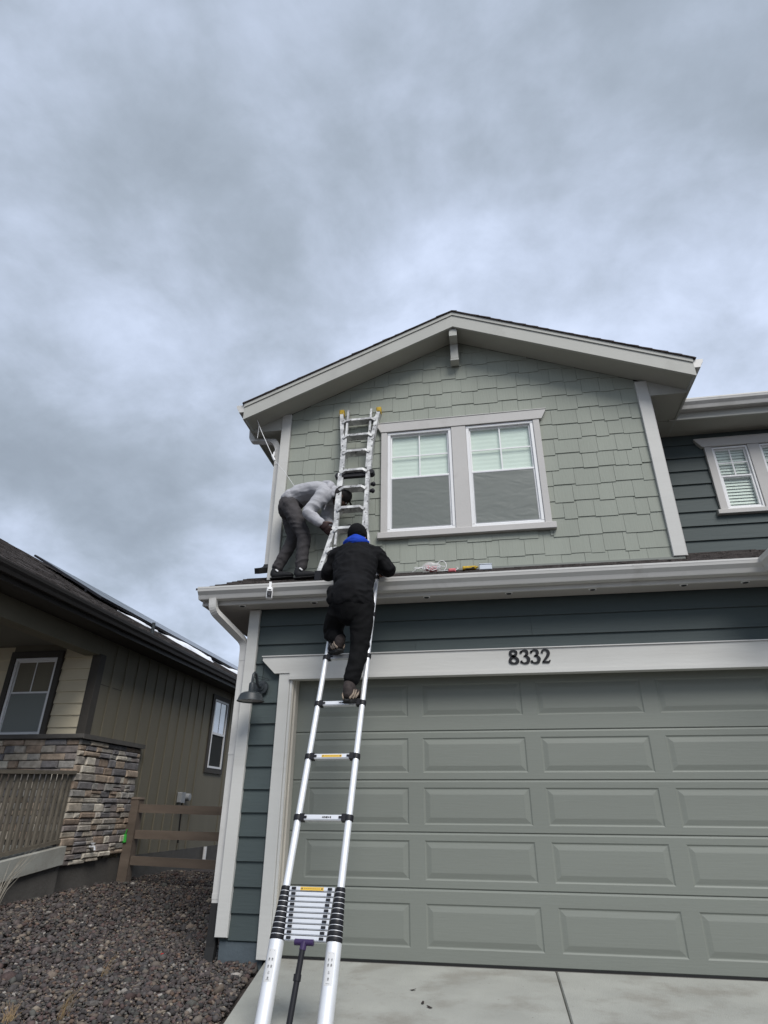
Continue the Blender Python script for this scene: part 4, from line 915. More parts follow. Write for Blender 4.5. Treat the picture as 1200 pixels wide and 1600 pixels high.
# under-eave puck lights
names = ['above the downspout elbow', 'left of the man in black', 'next right of the man in black', 'above the house number', 'right of the house number', 'second from the right end of the row', 'rightmost of the row']
pk = autosmooth(MB().lathe([(0.0, -0.012), (0.020, -0.012), (0.024, -0.008), (0.025, 0.0)], (0, 0, 0), (0, 0, 1), 20).build('eave_light', 'blackplastic')); 
rim = autosmooth(MB().lathe([(0.0251, -0.010), (0.032, -0.007), (0.034, 0.0)], (0, 0, 0), (0, 0, 1), 20).build('rim', 'camwhite', pk))
for i, x in enumerate((-0.60, 0.10, 1.146, 1.873, 2.584, 3.326, 3.809)):
    if i == 0: o = pk
    else:
        o = pk.copy(); C.objects.link(o); r2_ = rim.copy(); C.objects.link(r2_); r2_.parent = o
    o.location = (x, -0.305, 2.7275); tag(o, 'small round eave light under the lower soffit, ' + names[i], 'light', 'round eave lights under the garage soffit')

# ================================================================== telescoping ladder
TL = empty('telescoping_ladder', (0.512, -1.67, -0.12)); tag(TL, 'aluminium telescoping ladder with black collars leaning on the lower gutter', 'ladder')
P0 = Vector((0.549, -0.817, 2.086)); DD = Vector((-0.0151, -0.3524, -0.9357)).normalized(); AX = Vector((0.9991, -0.0427, 0)); AX = (AX - DD * AX.dot(DD)).normalized(); NN = AX.cross(DD)
if NN.y > 0: NN = -NN                                    # towards the camera
S_, W_ = 0.403, 0.341
def LP(k, a=0, n=0): return P0 + DD * (S_ * k) + AX * a + NN * n
rads = {-3: 0.0165, -2: 0.0175, -1: 0.0185, 0: 0.0195, 1: 0.0205, 2: 0.0215, 3: 0.0225}
KB = 4.63
def bigr(k): return 0.0245 + (k - 4) / 0.63 * 0.0165
for sgn in (-1, 1):
    for k in range(-3, 4):
        autosmooth(MB().tube([LP(k + (0.5 if k == -3 else 0), sgn * W_ / 2), LP(k + 1, sgn * W_ / 2)], rads[k], 16).build('rail_tube', 'alu', TL))
        if k > -3: autosmooth(MB().lathe([(rads[k] + 0.0005, -0.018), (rads[k] + 0.007, -0.016), (rads[k] + 0.008, 0.0), (rads[k] + 0.007, 0.016), (rads[k] + 0.0005, 0.018)], LP(k, sgn * W_ / 2), DD, 18).build('collar', 'blackplastic', TL))
    for i in range(10):
        k0 = 4 - 0.03 + i * 0.0675; r0 = bigr(4 + i * 0.063); h = 0.0675 * S_
        autosmooth(MB().lathe([(r0 - 0.004, 0.0), (r0 + 0.003, 0.001), (r0 + 0.0042, h * 0.35), (r0 + 0.0042, h * 0.88), (r0 + 0.003, h * 0.98), (r0 - 0.002, h * 0.98)], LP(k0, sgn * W_ / 2), DD, 20).build('collar', 'blackplastic', TL), 50)
        if i: autosmooth(MB().lathe([(r0 - 0.001, -0.0015), (r0 + 0.0038, -0.0011), (r0 + 0.0038, 0.0011), (r0 - 0.001, 0.0015)], LP(k0, sgn * W_ / 2), DD, 20).build('collar_ring', 'alu', TL))
    autosmooth(MB().tube([LP(KB, sgn * W_ / 2), LP(5.78, sgn * W_ / 2)], 0.0425, 24).build('rail_tube', 'alu', TL))
    autosmooth(MB().lathe([(0.044, 0), (0.048, 0.004), (0.048, 0.05), (0.0, 0.05)], LP(5.70, sgn * W_ / 2), DD, 20).build('foot', 'blackplastic', TL))
    # printed pictogram label wrapped on the tube
    q = MB(); qi = MB(); rgp = random.Random(sgn + 5)
    def onr(k, ang, rad_): return LP(k, sgn * W_ / 2) + (AX * math.sin(ang) + NN * math.cos(ang)) * rad_
    k0, k1 = 4.76, 5.13
    n = 7; vs_ = []
    for j_ in range(n):
        a = -0.55 + 1.1 * j_ / (n - 1) - sgn * 0.0; vs_ += [onr(k0, a, 0.0429), onr(k1, a, 0.0429)]
    q.add(vs_, [(2 * j_, 2 * j_ + 1, 2 * j_ + 3, 2 * j_ + 2) for j_ in range(n - 1)]); q.build('label', 'labelwhite', TL)
    def mark(k, a, dk, da):
        qi.add([onr(k, a, 0.0432), onr(k, a + da, 0.0432), onr(k + dk, a + da, 0.0432), onr(k + dk, a, 0.0432)], [(0, 1, 2, 3)])
    mark(4.775, -0.30, 0.008, 0.6)
    rowsk = (4.86, 4.94, 5.01, 5.07) if sgn < 0 else (4.83, 4.89, 4.97, 5.04)
    for ri, kk in enumerate(rowsk):
        cols = (-0.30, 0.12) if (ri < 2) else (-0.1,)
        for a in cols:                                    # little figures: head, body, legs inside a ring of dashes
            mark(kk, a + 0.06, 0.006, 0.06); mark(kk + 0.008, a + 0.03, 0.014, 0.12 if ri != 2 else 0.05); mark(kk + 0.023, a + 0.02, 0.014, 0.035); mark(kk + 0.023, a + 0.10, 0.014, 0.035)
            if rgp.random() < 0.7: mark(kk + 0.004, a - 0.02, 0.03, 0.02); mark(kk + 0.004, a + 0.18, 0.03, 0.02)
    for j_ in range(4): mark(5.105, -0.25 + j_ * 0.13, 0.006, 0.08)
    qi.build('label_print', 'ink', TL)
def rung(k, half, wd, sticker=False, ink=False, stack=False):
    h = 0.0110 if stack else 0.0165
    c_ = LP(k); o = MB().obox(c_, AX * half, DD * h, NN * wd).obox(c_, AX * half, DD * (h * 0.7), NN * (wd + 0.004)).build('rung', 'alurung', TL)
    for s_ in (-1, 1):
        MB().obox(c_ + AX * s_ * (half - 0.028 if stack else half - 0.026) + NN * (wd + 0.006), AX * 0.0125, DD * 0.006, NN * 0.006).build('latch', 'blackplastic', o)
        if not stack: MB().obox(c_ + AX * s_ * (half - 0.004) + NN * 0.004, AX * 0.016, DD * 0.021, NN * (wd + 0.006)).build('rung_bracket', 'blackplastic', o)
    if sticker:
        MB().obox(c_ + NN * (wd + 0.0045), AX * 0.072, DD * 0.0088, NN * 0.0006).build('warning_sticker', 'sticker', o)
        q = MB()
        for s_ in (-1, 1): q.obox(c_ + NN * (wd + 0.0053) + AX * s_ * 0.062, AX * 0.004, DD * 0.004, NN * 0.0003)
        for j_ in range(9): q.obox(c_ + NN * (wd + 0.0053) + AX * (-0.045 + j_ * 0.0112), AX * 0.0042, DD * 0.0009, NN * 0.0003)
        q.build('sticker_print', 'ink', o)
    if ink:
        q = MB()
        for j_, (x, w) in enumerate(((0.0, 0.004), (0.010, 0.004), (0.020, 0.003), (0.028, 0.005), (0.040, 0.004), (0.052, 0.004))): q.obox(c_ + NN * (wd + 0.0048) + AX * x, AX * w, DD * (0.006 if j_ % 2 else 0.004), NN * 0.0003)
        q.build('rung_print', 'ink', o)
for k in (-2, -1, 0, 1, 2, 3): rung(k, W_ / 2 - rads[k] - 0.002, 0.014, sticker=(k == 2), ink=(k in (1, 3)))
for i in range(10): rung(4 + 0.005 + i * 0.0675, W_ / 2 - bigr(4 + i * 0.063) - 0.006, 0.016, sticker=(i == 0), stack=True)
# purple grip and black strut under the stack
autosmooth(MB().tube([LP(KB + 0.03, -0.055, 0.02), LP(KB + 0.03, 0.055, 0.02)], 0.016, 12).tube([LP(KB + 0.02, 0, 0.02), LP(KB + 0.12, -0.004, 0.02)], 0.019, 12).build('grip', 'purpleplastic', TL), 50)
autosmooth(MB().tube([LP(KB + 0.10, -0.004, 0.02), LP(5.76, -0.02, 0.02)], 0.0165, 12).lathe([(0.0, 0), (0.021, 0.0), (0.021, 0.03), (0, 0.03)], LP(5.02, -0.010, 0.02), DD, 12).build('strut', 'blackplastic', TL), 50)
settle(TL)

# ================================================================== paint-splashed articulated ladder on the skirt roof
AL = empty('articulated_ladder', (0.39, -0.28, 2.95)); tag(AL, 'paint-splattered articulated aluminium ladder with yellow tips against the gable wall', 'ladder')
def AP(x, z): return Vector((x, -0.285 + (z - 2.945) * 0.207, z))
nrm = Vector((0, -0.979, 0.203))
def rail(pts, w=0.021, d=0.030, nm='rail'): return MB().rbar([AP(x, z) + nrm * o_ for x, z, o_ in pts], w, d, (1, 0, 0)).build(nm, 'alupaint', AL)
for pts in ([(0.158, 5.175, 0.0), (0.178, 4.98, 0.0), (0.205, 4.75, 0.0), (0.222, 4.60, 0.0), (0.232, 4.23, 0.0)], [(0.600, 5.165, 0.0), (0.575, 4.98, 0.0), (0.548, 4.75, 0.0), (0.536, 4.60, 0.0), (0.535, 4.23, 0.0)],
            [(0.232, 4.22, 0.03), (0.236, 3.75, 0.03), (0.246, 3.57, 0.03), (0.188, 3.27, 0.03), (0.130, 2.985, 0.03)], [(0.535, 4.22, 0.03), (0.540, 3.72, 0.03), (0.556, 3.50, 0.03), (0.602, 3.21, 0.03), (0.640, 2.985, 0.03)]): rail(pts)
for x, z1_ in ((0.238, 5.215), (0.512, 5.20)): rail([(x, z1_, 0.012), (x + (0.010 if x < 0.3 else -0.004), 4.30, 0.012)], 0.012, 0.018, 'inner_rail')
for x in (0.262, 0.528): rail([(x, 4.15, 0.045), (x, 3.30, 0.045)], 0.010, 0.016, 'inner_rail')
for z, xa, xb, o_ in ((5.02, 0.190, 0.570, 0.0), (4.776, 0.215, 0.545, 0.0), (4.535, 0.235, 0.528, 0.0), (4.225, 0.245, 0.525, 0.035), (3.991, 0.25, 0.525, 0.035), (3.726, 0.25, 0.525, 0.035), (3.474, 0.24, 0.562, 0.035), (3.235, 0.19, 0.60, 0.035)):
    q = MB(); A_, B_ = AP(xa, z - 0.022) + nrm * o_, AP(xb, z - 0.022) + nrm * o_
    q.rbar([A_, A_ + Vector((0.045, 0, 0.03)), B_ + Vector((-0.045, 0, 0.03)), B_], 0.042, 0.015, nrm); q.build('rung', 'alupaint', AL)
for xa, xb in ((0.170, 0.236), (0.588, 0.514)):
    MB().rbar([AP(xa, 5.09) + nrm * 0.01, AP(xb, 5.02) + nrm * 0.012], 0.012, 0.008, nrm).build('brace', 'alupaint', AL)
for x, z in ((0.158, 5.185), (0.600, 5.175)):
    autosmooth(MB().bbox(x - 0.028, x + 0.028, AP(x, z).y - 0.038, AP(x, z).y + 0.024, z - 0.035, z + 0.042, b=0.012).build('tip_cap', 'yellow', AL), 30)
for x, z in ((0.208, 4.20), (0.566, 4.215)):
    autosmooth(MB().lathe([(0, 0.03), (0.030, 0.03), (0.036, 0.02), (0.036, -0.03)], AP(x, z) + nrm * 0.02, nrm, 18).build('hinge', 'blackplastic', AL))
MB().rbar([AP(0.235, 4.19) + nrm * 0.03, AP(0.535, 4.19) + nrm * 0.03], 0.02, 0.026, nrm).build('hinge_bar', 'blackplastic', AL)
for x, z in ((0.576, 4.06), (0.573, 3.97), (0.200, 4.235), (0.36, 3.53)):
    autosmooth(MB().tube([AP(x - 0.01, z) + nrm * 0.02, AP(x + 0.02, z) + nrm * 0.02], [0.016, 0.024], 10).ell(AP(x + 0.022, z) + nrm * 0.02, 0.022, 0.022, 0.028, 10, 8).build('lock_knob', 'blackplastic', AL), 60)
for x in (0.130, 0.640):
    MB().bbox(x - 0.03, x + 0.03, AP(x, 2.97).y - 0.075, AP(x, 2.97).y + 0.03, sz(-0.34) - 0.004, 3.02, b=0.008).build('foot', 'blackplastic', AL)
settle(AL)

# ================================================================== people
def remeshed(name, q, m_, parent, voxel, smooth=6, disp=0.0, dscale=0.1, shrink=0.0):
    o = q.build(name, m_, None)
    md = o.modifiers.new('r', 'REMESH'); md.mode = 'VOXEL'; md.voxel_size = voxel; md.use_smooth_shade = True
    if smooth: s_ = o.modifiers.new('s', 'SMOOTH'); s_.iterations = smooth; s_.factor = 0.5
    dg = bpy.context.evaluated_depsgraph_get(); me_ = bpy.data.meshes.new_from_object(o.evaluated_get(dg)); o.modifiers.clear(); o.data = me_
    if disp:
        nv = len(me_.vertices); co = np.empty(nv * 3); no = np.empty(nv * 3); me_.vertices.foreach_get('co', co); me_.vertices.foreach_get('normal', no); co = co.reshape(-1, 3); no = no.reshape(-1, 3)
        h = np.empty(nv)
        for i in range(nv):
            v = Vector(co[i]) / dscale; w = mnoise.noise_vector(v * 0.5) * 1.3
            h[i] = (1 - abs(mnoise.noise(Vector((v.x * 0.7, v.y * 0.7, v.z * 1.5)) + w)) * 2.2) * 0.6 + 0.4 * mnoise.noise(v * 2.3)
        co = co + no * (h * disp)[:, None]; me_.vertices.foreach_set('co', co.ravel()); me_.update()
    me_.materials.clear(); me_.materials.append(MATS[m_]); me_.polygons.foreach_set('use_smooth', [True] * len(me_.polygons)); o.name = name; me_.name = name
    o.parent = parent; return o
def limb(q, secs, side=(1, 0, 0), n=14, sub=4):           # secs: (point, ra along side, rb across); rounded ends
    P = [Vector(s_[0]) for s_ in secs]; pts, rad_ = [], []
    for i in range(len(P) - 1):
        p0, p1, p2, p3 = P[max(i - 1, 0)], P[i], P[i + 1], P[min(i + 2, len(P) - 1)]
        for s_ in range(sub):
            t_ = s_ / sub; pts.append(0.5 * ((2 * p1) + (p2 - p0) * t_ + (2 * p0 - 5 * p1 + 4 * p2 - p3) * t_ * t_ + (3 * p1 - p0 - 3 * p2 + p3) * t_ ** 3))
            rad_.append((secs[i][1] + (secs[i + 1][1] - secs[i][1]) * t_, secs[i][2] + (secs[i + 1][2] - secs[i][2]) * t_))
    pts.append(P[-1]); rad_.append(secs[-1][1:3])
    t0 = (pts[0] - pts[1]).normalized(); t1 = (pts[-1] - pts[-2]).normalized(); r0 = min(rad_[0]); r1 = min(rad_[-1])
    pre = [(pts[0] + t0 * r0 * 0.85, 0.35), (pts[0] + t0 * r0 * 0.5, 0.8)]; post = [(pts[-1] + t1 * r1 * 0.5, 0.8), (pts[-1] + t1 * r1 * 0.85, 0.35)]
    PT = [p_ for p_, _ in pre] + pts + [p_ for p_, _ in post]
    RD = [(rad_[0][0] * f, rad_[0][1] * f) for _, f in pre] + rad_ + [(rad_[-1][0] * f, rad_[-1][1] * f) for _, f in post]
    q.tube(PT, RD, n, side=side); return q
def hand(q, wrist, direction, palmn, size=0.18, curl=0.5, thumb=1):
    d = Vector(direction).normalized(); nn = Vector(palmn); nn = (nn - d * nn.dot(d)).normalized(); s_ = d.cross(nn) * thumb; w = Vector(wrist)
    L_ = size
    limb(q, [(w, 0.030, 0.020), (w + d * L_ * 0.25, 0.040, 0.016), (w + d * L_ * 0.48, 0.042, 0.014)], side=s_, n=10, sub=2)
    for i, (off_, ln) in enumerate(((0.031, 0.40), (0.010, 0.45), (-0.011, 0.42), (-0.031, 0.33))):
        b_ = w + d * L_ * 0.46 + s_ * off_; dd = d.copy(); pts = [(b_, 0.0095, 0.0095)]
        for j_, fr in enumerate((0.45, 0.32, 0.23)):
            ang = curl * (0.55 + 0.5 * j_); dd = (dd * math.cos(ang) + nn * math.sin(ang)).normalized(); b_ = b_ + dd * L_ * ln * fr; pts.append((b_, 0.0088 - 0.0008 * j_, 0.0088 - 0.0008 * j_))
        limb(q, pts, side=s_, n=8, sub=2)
    tb = w + d * L_ * 0.14 + s_ * 0.030; td = (d * 0.6 + s_ * 0.75 + nn * 0.3).normalized()
    limb(q, [(tb, 0.013, 0.013), (tb + td * 0.045, 0.011, 0.011), (tb + td * 0.045 + (td + nn * curl + d * 0.4).normalized() * 0.035, 0.009, 0.009)], side=nn, n=8, sub=2)
def head(q, c_, fwd, up, s_=1.0):
    f = Vector(fwd).normalized(); u = Vector(up); u = (u - f * u.dot(f)).normalized(); r_ = f.cross(u)
    rot = Matrix((r_, f, u)).transposed(); c_ = Vector(c_)
    def P(x, y, z): return c_ + r_ * x * s_ + f * y * s_ + u * z * s_
    q.ell(P(0, -0.012, 0.022), 0.074 * s_, 0.094 * s_, 0.086 * s_, 18, 12, rot)            # skull
    q.ell(P(0, 0.018, -0.045), 0.056 * s_, 0.066 * s_, 0.068 * s_, 16, 10, rot)             # jaw
    q.ell(P(0, 0.062, -0.095), 0.024 * s_, 0.020 * s_, 0.018 * s_, 10, 8, rot)              # chin
    limb(q, [(P(0, 0.084, 0.010), 0.010, 0.008), (P(0, 0.100, -0.024), 0.014, 0.012), (P(0, 0.094, -0.036), 0.018, 0.010)], side=r_, n=10, sub=2)   # nose
    q.ell(P(0, 0.078, 0.026), 0.050 * s_, 0.014 * s_, 0.010 * s_, 12, 8, rot)               # brow
    for k in (-0.062, -0.072): q.ell(P(0, 0.079, k), 0.024 * s_, 0.010 * s_, 0.0055 * s_, 10, 6, rot)   # lips
    for sg in (-1, 1):
        q.ell(P(sg * 0.077, -0.010, -0.006), 0.008 * s_, 0.020 * s_, 0.032 * s_, 10, 8, rot)  # ears
        q.ell(P(sg * 0.040, 0.060, -0.028), 0.020 * s_, 0.018 * s_, 0.016 * s_, 10, 8, rot)   # cheeks
    return P, rot
def eyes(P, rot, parent, s_=1.0):
    for sg in (-1, 1): autosmooth(MB().ell(P(sg * 0.031, 0.078, 0.002), 0.0125 * s_, 0.010 * s_, 0.009 * s_, 10, 8, rot).build('eye', 'eyewhite', parent), 80)

# --- man in black climbing the telescoping ladder, seen from behind
pa = empty('person', (0.55, -0.95, 1.72)); tag(pa, 'person in black jacket with blue hood and black beanie climbing the telescoping ladder', 'person')
A = dict(pel=(0.618, -0.985, 2.515), waist=(0.612, -0.93, 2.64), chest=(0.600, -0.84, 2.86), up=(0.590, -0.77, 3.00), neck=(0.586, -0.715, 3.085), head=(0.572, -0.66, 3.19),
         shL=(0.432, -0.76, 2.985), shR=(0.752, -0.76, 2.970), elL=(0.330, -0.72, 2.835), elR=(0.864, -0.70, 2.85), wrL=(0.40, -0.545, 2.915), wrR=(0.775, -0.535, 2.92),
         hipL=(0.520, -0.96, 2.46), hipR=(0.712, -0.97, 2.44), knL=(0.415, -0.80, 2.30), anL=(0.505, -0.895, 2.175), knR=(0.682, -0.965, 2.115), anR=(0.622, -0.985, 1.815))
V3 = lambda k: Vector(A[k])
q = MB()
limb(q, [(V3('pel'), 0.12, 0.085), (V3('waist'), 0.125, 0.09), (V3('chest'), 0.16, 0.10), (V3('up'), 0.145, 0.085), (V3('neck'), 0.055, 0.055), (Vector((0.58, -0.69, 3.13)), 0.05, 0.05)], side=(1, 0, 0))
for s_ in 'LR':
    limb(q, [(V3('up'), 0.06, 0.06), (V3('sh' + s_), 0.058, 0.058), (V3('el' + s_), 0.042, 0.042), (V3('wr' + s_), 0.028, 0.028)])
    limb(q, [(V3('hip' + s_), 0.070, 0.070), (V3('kn' + s_), 0.052, 0.052), (V3('an' + s_), 0.034, 0.034)])
    f_ = V3('an' + s_); e_ = Vector((-0.045, 0.07, -0.045)) if s_ == 'L' else Vector((0.012, 0.06, -0.055)); limb(q, [(f_, 0.030, 0.030), (f_ + e_ * 0.6, 0.028, 0.024), (f_ + e_ * 1.3, 0.024, 0.015)])
P_, rot_ = head(q, A['head'], (0.05, 0.95, -0.35), (0, 0.35, 1), 0.98)
hand(q, A['wrL'], (0.35, 0.85, -0.05), (0, 0.15, -1), 0.175, 0.25, 1); hand(q, A['wrR'], (-0.35, 0.85, -0.05), (0, 0.15, -1), 0.175, 0.25, -1)
remeshed('body', q, 'skinlight', pa, 0.0075, 3)
eyes(P_, rot_, pa)
q = MB()                                                   # jacket
limb(q, [((0.618, -0.985, 2.475), 0.172, 0.130), ((0.618, -0.985, 2.56), 0.166, 0.135), (V3('waist'), 0.158, 0.128), (V3('chest') + Vector((0, -0.005, 0)), 0.190, 0.135), (V3('up'), 0.165, 0.115), (V3('neck') + Vector((0, -0.01, -0.02)), 0.085, 0.08)], side=(1, 0, 0), n=20)
for s_, d_ in (('L', -1), ('R', 1)):
    limb(q, [(V3('up') + Vector((d_ * 0.05, 0.0, -0.02)), 0.092, 0.092), (V3('sh' + s_), 0.079, 0.078), (V3('sh' + s_).lerp(V3('el' + s_), 0.55), 0.066, 0.066), (V3('el' + s_), 0.060, 0.060), (V3('wr' + s_), 0.044, 0.044)], n=16)
limb(q, [((0.462, -0.99, 2.58), 0.05, 0.05), ((0.468, -1.0, 2.50), 0.056, 0.05)])            # bulging side pocket
remeshed('jacket', q, 'jacket', pa, 0.008, 3, 0.013, 0.10)
q = MB()                                                   # trousers
limb(q, [((0.618, -0.985, 2.54), 0.155, 0.120), ((0.618, -0.985, 2.46), 0.158, 0.124), ((0.618, -0.975, 2.40), 0.140, 0.115)], side=(1, 0, 0), n=18)
limb(q, [((0.535, -0.965, 2.47), 0.100, 0.11), ((0.475, -0.90, 2.385), 0.088, 0.094), (V3('knL'), 0.072, 0.076), ((0.455, -0.855, 2.26), 0.068, 0.068), (V3('anL') + Vector((-0.015, 0.012, 0.045)), 0.060, 0.062)], n=16)
limb(q, [((0.700, -0.975, 2.47), 0.095, 0.108), ((0.692, -0.968, 2.30), 0.086, 0.092), (V3('knR'), 0.072, 0.078), ((0.658, -0.980, 1.99), 0.064, 0.070), (V3('anR') + Vector((0.008, 0, 0.060)), 0.060, 0.064)], n=16)
remeshed('trousers', q, 'trousersblack', pa, 0.008, 3, 0.009, 0.11)
for H_, T_, A_ in ((Vector((0.515, -0.930, 2.112)), Vector((0.400, -0.745, 2.135)), Vector((0.500, -0.890, 2.215))), (Vector((0.622, -1.055, 1.712)), Vector((0.665, -0.835, 1.762)), Vector((0.622, -0.990, 1.845)))):
    dr = (T_ - H_).normalized(); upv = Vector((0, 0, 1)); upv = (upv - dr * upv.dot(dr)).normalized(); sd_ = dr.cross(upv); q = MB()
    limb(q, [(A_, 0.046, 0.050), (A_.lerp(H_ + upv * 0.05, 0.5), 0.044, 0.050), (H_ + upv * 0.048 + dr * 0.035, 0.040, 0.046)], side=sd_, n=14)
    limb(q, [(H_ + upv * 0.045 + dr * 0.02, 0.040, 0.040), (H_ + upv * 0.052 + dr * 0.10, 0.043, 0.042), (H_ + upv * 0.038 + dr * 0.18, 0.045, 0.032), (H_ + upv * 0.030 + dr * 0.245, 0.036, 0.022)], side=sd_, n=14)
    bt = remeshed('shoe', q, 'bootdark', pa, 0.006, 3)
    q = MB(); limb(q, [(H_ + dr * -0.005 + upv * 0.004, 0.038, 0.014), (H_ + dr * 0.07 + upv * 0.004, 0.036, 0.012), (H_ + dr * 0.17 + upv * 0.002, 0.046, 0.012), (H_ + dr * 0.26 + upv * 0.008, 0.036, 0.010)], side=sd_, n=12)
    for t_ in range(9): q.obox(H_ + dr * (0.0 + t_ * 0.031) - upv * 0.010, sd_ * 0.034, dr * 0.009, upv * 0.007)
    remeshed('sole', q, 'rubber', bt, 0.0055, 1)
    for sg in (-1, 1):                                        # tan overlays sweeping from the heel to the laces
        for (d0, h0, d1, h1) in ((-0.018, 0.020, 0.045, 0.075), (0.015, 0.018, 0.085, 0.070), (0.06, 0.020, 0.13, 0.058)):
            q = MB(); limb(q, [(H_ + dr * d0 + upv * h0 + sd_ * sg * (0.036 if d0 > -0.01 else 0.026), 0.006, 0.011), (H_ + dr * (d0 + d1) / 2 + upv * (h0 + h1) / 2 + sd_ * sg * 0.042, 0.006, 0.010), (H_ + dr * d1 + upv * h1 + sd_ * sg * 0.036, 0.005, 0.007)], side=sd_, n=8)
            q.build('overlay', 'boottan', bt, True)
q = MB()                                                   # beanie
cH = V3('head'); q.ell(cH + Vector((0, -0.004, 0.034)), 0.088, 0.108, 0.094, 20, 14, Matrix.Rotation(R(-20), 3, 'X')); q.ell(cH + Vector((0, 0.0, 0.0)), 0.092, 0.112, 0.040, 20, 10, Matrix.Rotation(R(-20), 3, 'X'))
remeshed('beanie', q, 'beanie', pa, 0.007, 3, 0.003, 0.03)
q = MB()                                                   # blue hood folded on the back of the neck
limb(q, [((0.492, -0.775, 3.085), 0.022, 0.030), ((0.535, -0.815, 3.085), 0.036, 0.040), ((0.588, -0.838, 3.075), 0.050, 0.046), ((0.640, -0.812, 3.085), 0.036, 0.040), ((0.682, -0.770, 3.085), 0.022, 0.030)], side=(0, 0, 1), n=14)
limb(q, [((0.520, -0.765, 3.125), 0.026, 0.022), ((0.585, -0.800, 3.128), 0.032, 0.026), ((0.648, -0.760, 3.125), 0.026, 0.022)], side=(0, 0, 1), n=12)
limb(q, [((0.587, -0.835, 3.075), 0.05, 0.03), ((0.590, -0.855, 3.025), 0.020, 0.018)], side=(1, 0, 0), n=12)
remeshed('hood', q, 'bluehood', pa, 0.006, 4, 0.005, 0.05)
settle(pa)

# --- man in a grey hoodie bending on the skirt roof
pb = empty('person', (-0.2, 0.0, 3.05)); tag(pb, 'person in grey hoodie and dark trousers bending over on the skirt roof', 'person')
B = dict(pel=(-0.330, -0.01, 3.930), waist=(-0.235, -0.01, 3.995), chest=(0.000, -0.03, 4.030), up=(0.090, -0.03, 4.012), neck=(0.150, -0.035, 3.985), head=(0.252, -0.045, 3.945),
         shN=(0.080, -0.160, 3.920), elN=(-0.040, -0.230, 3.695), wrN=(0.100, -0.245, 3.565), shF=(0.085, 0.100, 3.97), elF=(0.06, 0.095, 3.76), wrF=(0.155, 0.00, 3.64),
         hipN=(-0.285, -0.095, 3.860), knN=(-0.120, -0.095, 3.52), anN=(-0.125, -0.075, 3.165), hipF=(-0.350, 0.080, 3.89), knF=(-0.285, 0.075, 3.57), anF=(-0.430, 0.075, 3.225))
W3 = lambda k: Vector(B[k])
q = MB()
limb(q, [(W3('pel'), 0.105, 0.075), (W3('waist'), 0.115, 0.08), (W3('chest'), 0.15, 0.095), (W3('up'), 0.13, 0.08), (W3('neck'), 0.052, 0.052), (Vector((0.19, -0.04, 4.01)), 0.05, 0.05)], side=(0, 1, 0))
for s_ in 'NF':
    limb(q, [(W3('up'), 0.06, 0.06), (W3('sh' + s_), 0.055, 0.055), (W3('el' + s_), 0.040, 0.040), (W3('wr' + s_), 0.028, 0.028)])
    limb(q, [(W3('hip' + s_), 0.065, 0.065), (W3('kn' + s_), 0.050, 0.050), (W3('an' + s_), 0.034, 0.034)])
    f_ = W3('an' + s_); limb(q, [(f_, 0.030, 0.030), (Vector((f_.x + 0.03, f_.y, sz(f_.y) + 0.055)), 0.026, 0.024), (Vector((f_.x + 0.12, f_.y - 0.012, sz(f_.y) + 0.042)), 0.022, 0.013)])
Pb, rotb = head(q, B['head'], (0.50, 0.45, -0.74), (0.80, 0.05, 0.55), 0.98)
hand(q, B['wrN'], (0.55, 0.0, -0.55), (0.2, 0.9, -0.1), 0.175, 0.75, 1); hand(q, B['wrF'], (0.3, -0.3, -0.7), (0.3, -0.9, 0), 0.175, 0.6, -1)
remeshed('body', q, 'skin', pb, 0.0075, 3)
eyes(Pb, rotb, pb)
q = MB()                                                   # hoodie
limb(q, [((-0.335, -0.01, 3.960), 0.125, 0.098), ((-0.265, -0.01, 4.000), 0.138, 0.108), ((-0.15, -0.015, 4.030), 0.145, 0.110), (W3('chest'), 0.160, 0.114), (W3('up'), 0.142, 0.100), (W3('neck') + Vector((-0.01, 0, 0)), 0.080, 0.080)], side=(0, 1, 0), n=20)
limb(q, [((-0.26, -0.06, 4.095), 0.03, 0.028), ((-0.16, -0.05, 4.112), 0.042, 0.028), ((-0.05, -0.04, 4.112), 0.03, 0.028)], side=(0, 1, 0))       # bunched cloth on the back
for s_, d_ in (('N', -1), ('F', 1)):
    limb(q, [(W3('up') + Vector((-0.01, d_ * 0.05, -0.01)), 0.10, 0.10), (W3('sh' + s_), 0.082, 0.080), (W3('sh' + s_).lerp(W3('el' + s_), 0.5), 0.068, 0.066), (W3('el' + s_), 0.060, 0.058), (W3('el' + s_).lerp(W3('wr' + s_), 0.6), 0.050, 0.048), (W3('wr' + s_), 0.040, 0.040)], n=16)
    limb(q, [((-0.325, -0.01, 3.975), 0.132, 0.096), ((-0.295, -0.01, 3.992), 0.140, 0.104)], side=(0, 1, 0), n=18)
    limb(q, [(W3('el' + s_).lerp(W3('wr' + s_), 0.85), 0.050, 0.050), (W3('el' + s_).lerp(W3('wr' + s_), 0.98), 0.047, 0.047)], n=14)
remeshed('hoodie', q, 'hoodie', pb, 0.007, 3, 0.013, 0.13)
q = MB()                                                   # hood around the neck
limb(q, [((0.115, -0.145, 3.943), 0.030, 0.030), ((0.135, -0.125, 4.038), 0.036, 0.040), ((0.140, -0.035, 4.093), 0.042, 0.045), ((0.130, 0.060, 4.048), 0.036, 0.040), ((0.115, 0.085, 3.958), 0.030, 0.030)], side=(1, 0, 0), n=14)
limb(q, [((0.175, -0.125, 3.933), 0.024, 0.026), ((0.190, -0.11, 4.013), 0.028, 0.030), ((0.195, -0.035, 4.053), 0.030, 0.034), ((0.190, 0.045, 4.018), 0.028, 0.030)], side=(1, 0, 0), n=12)
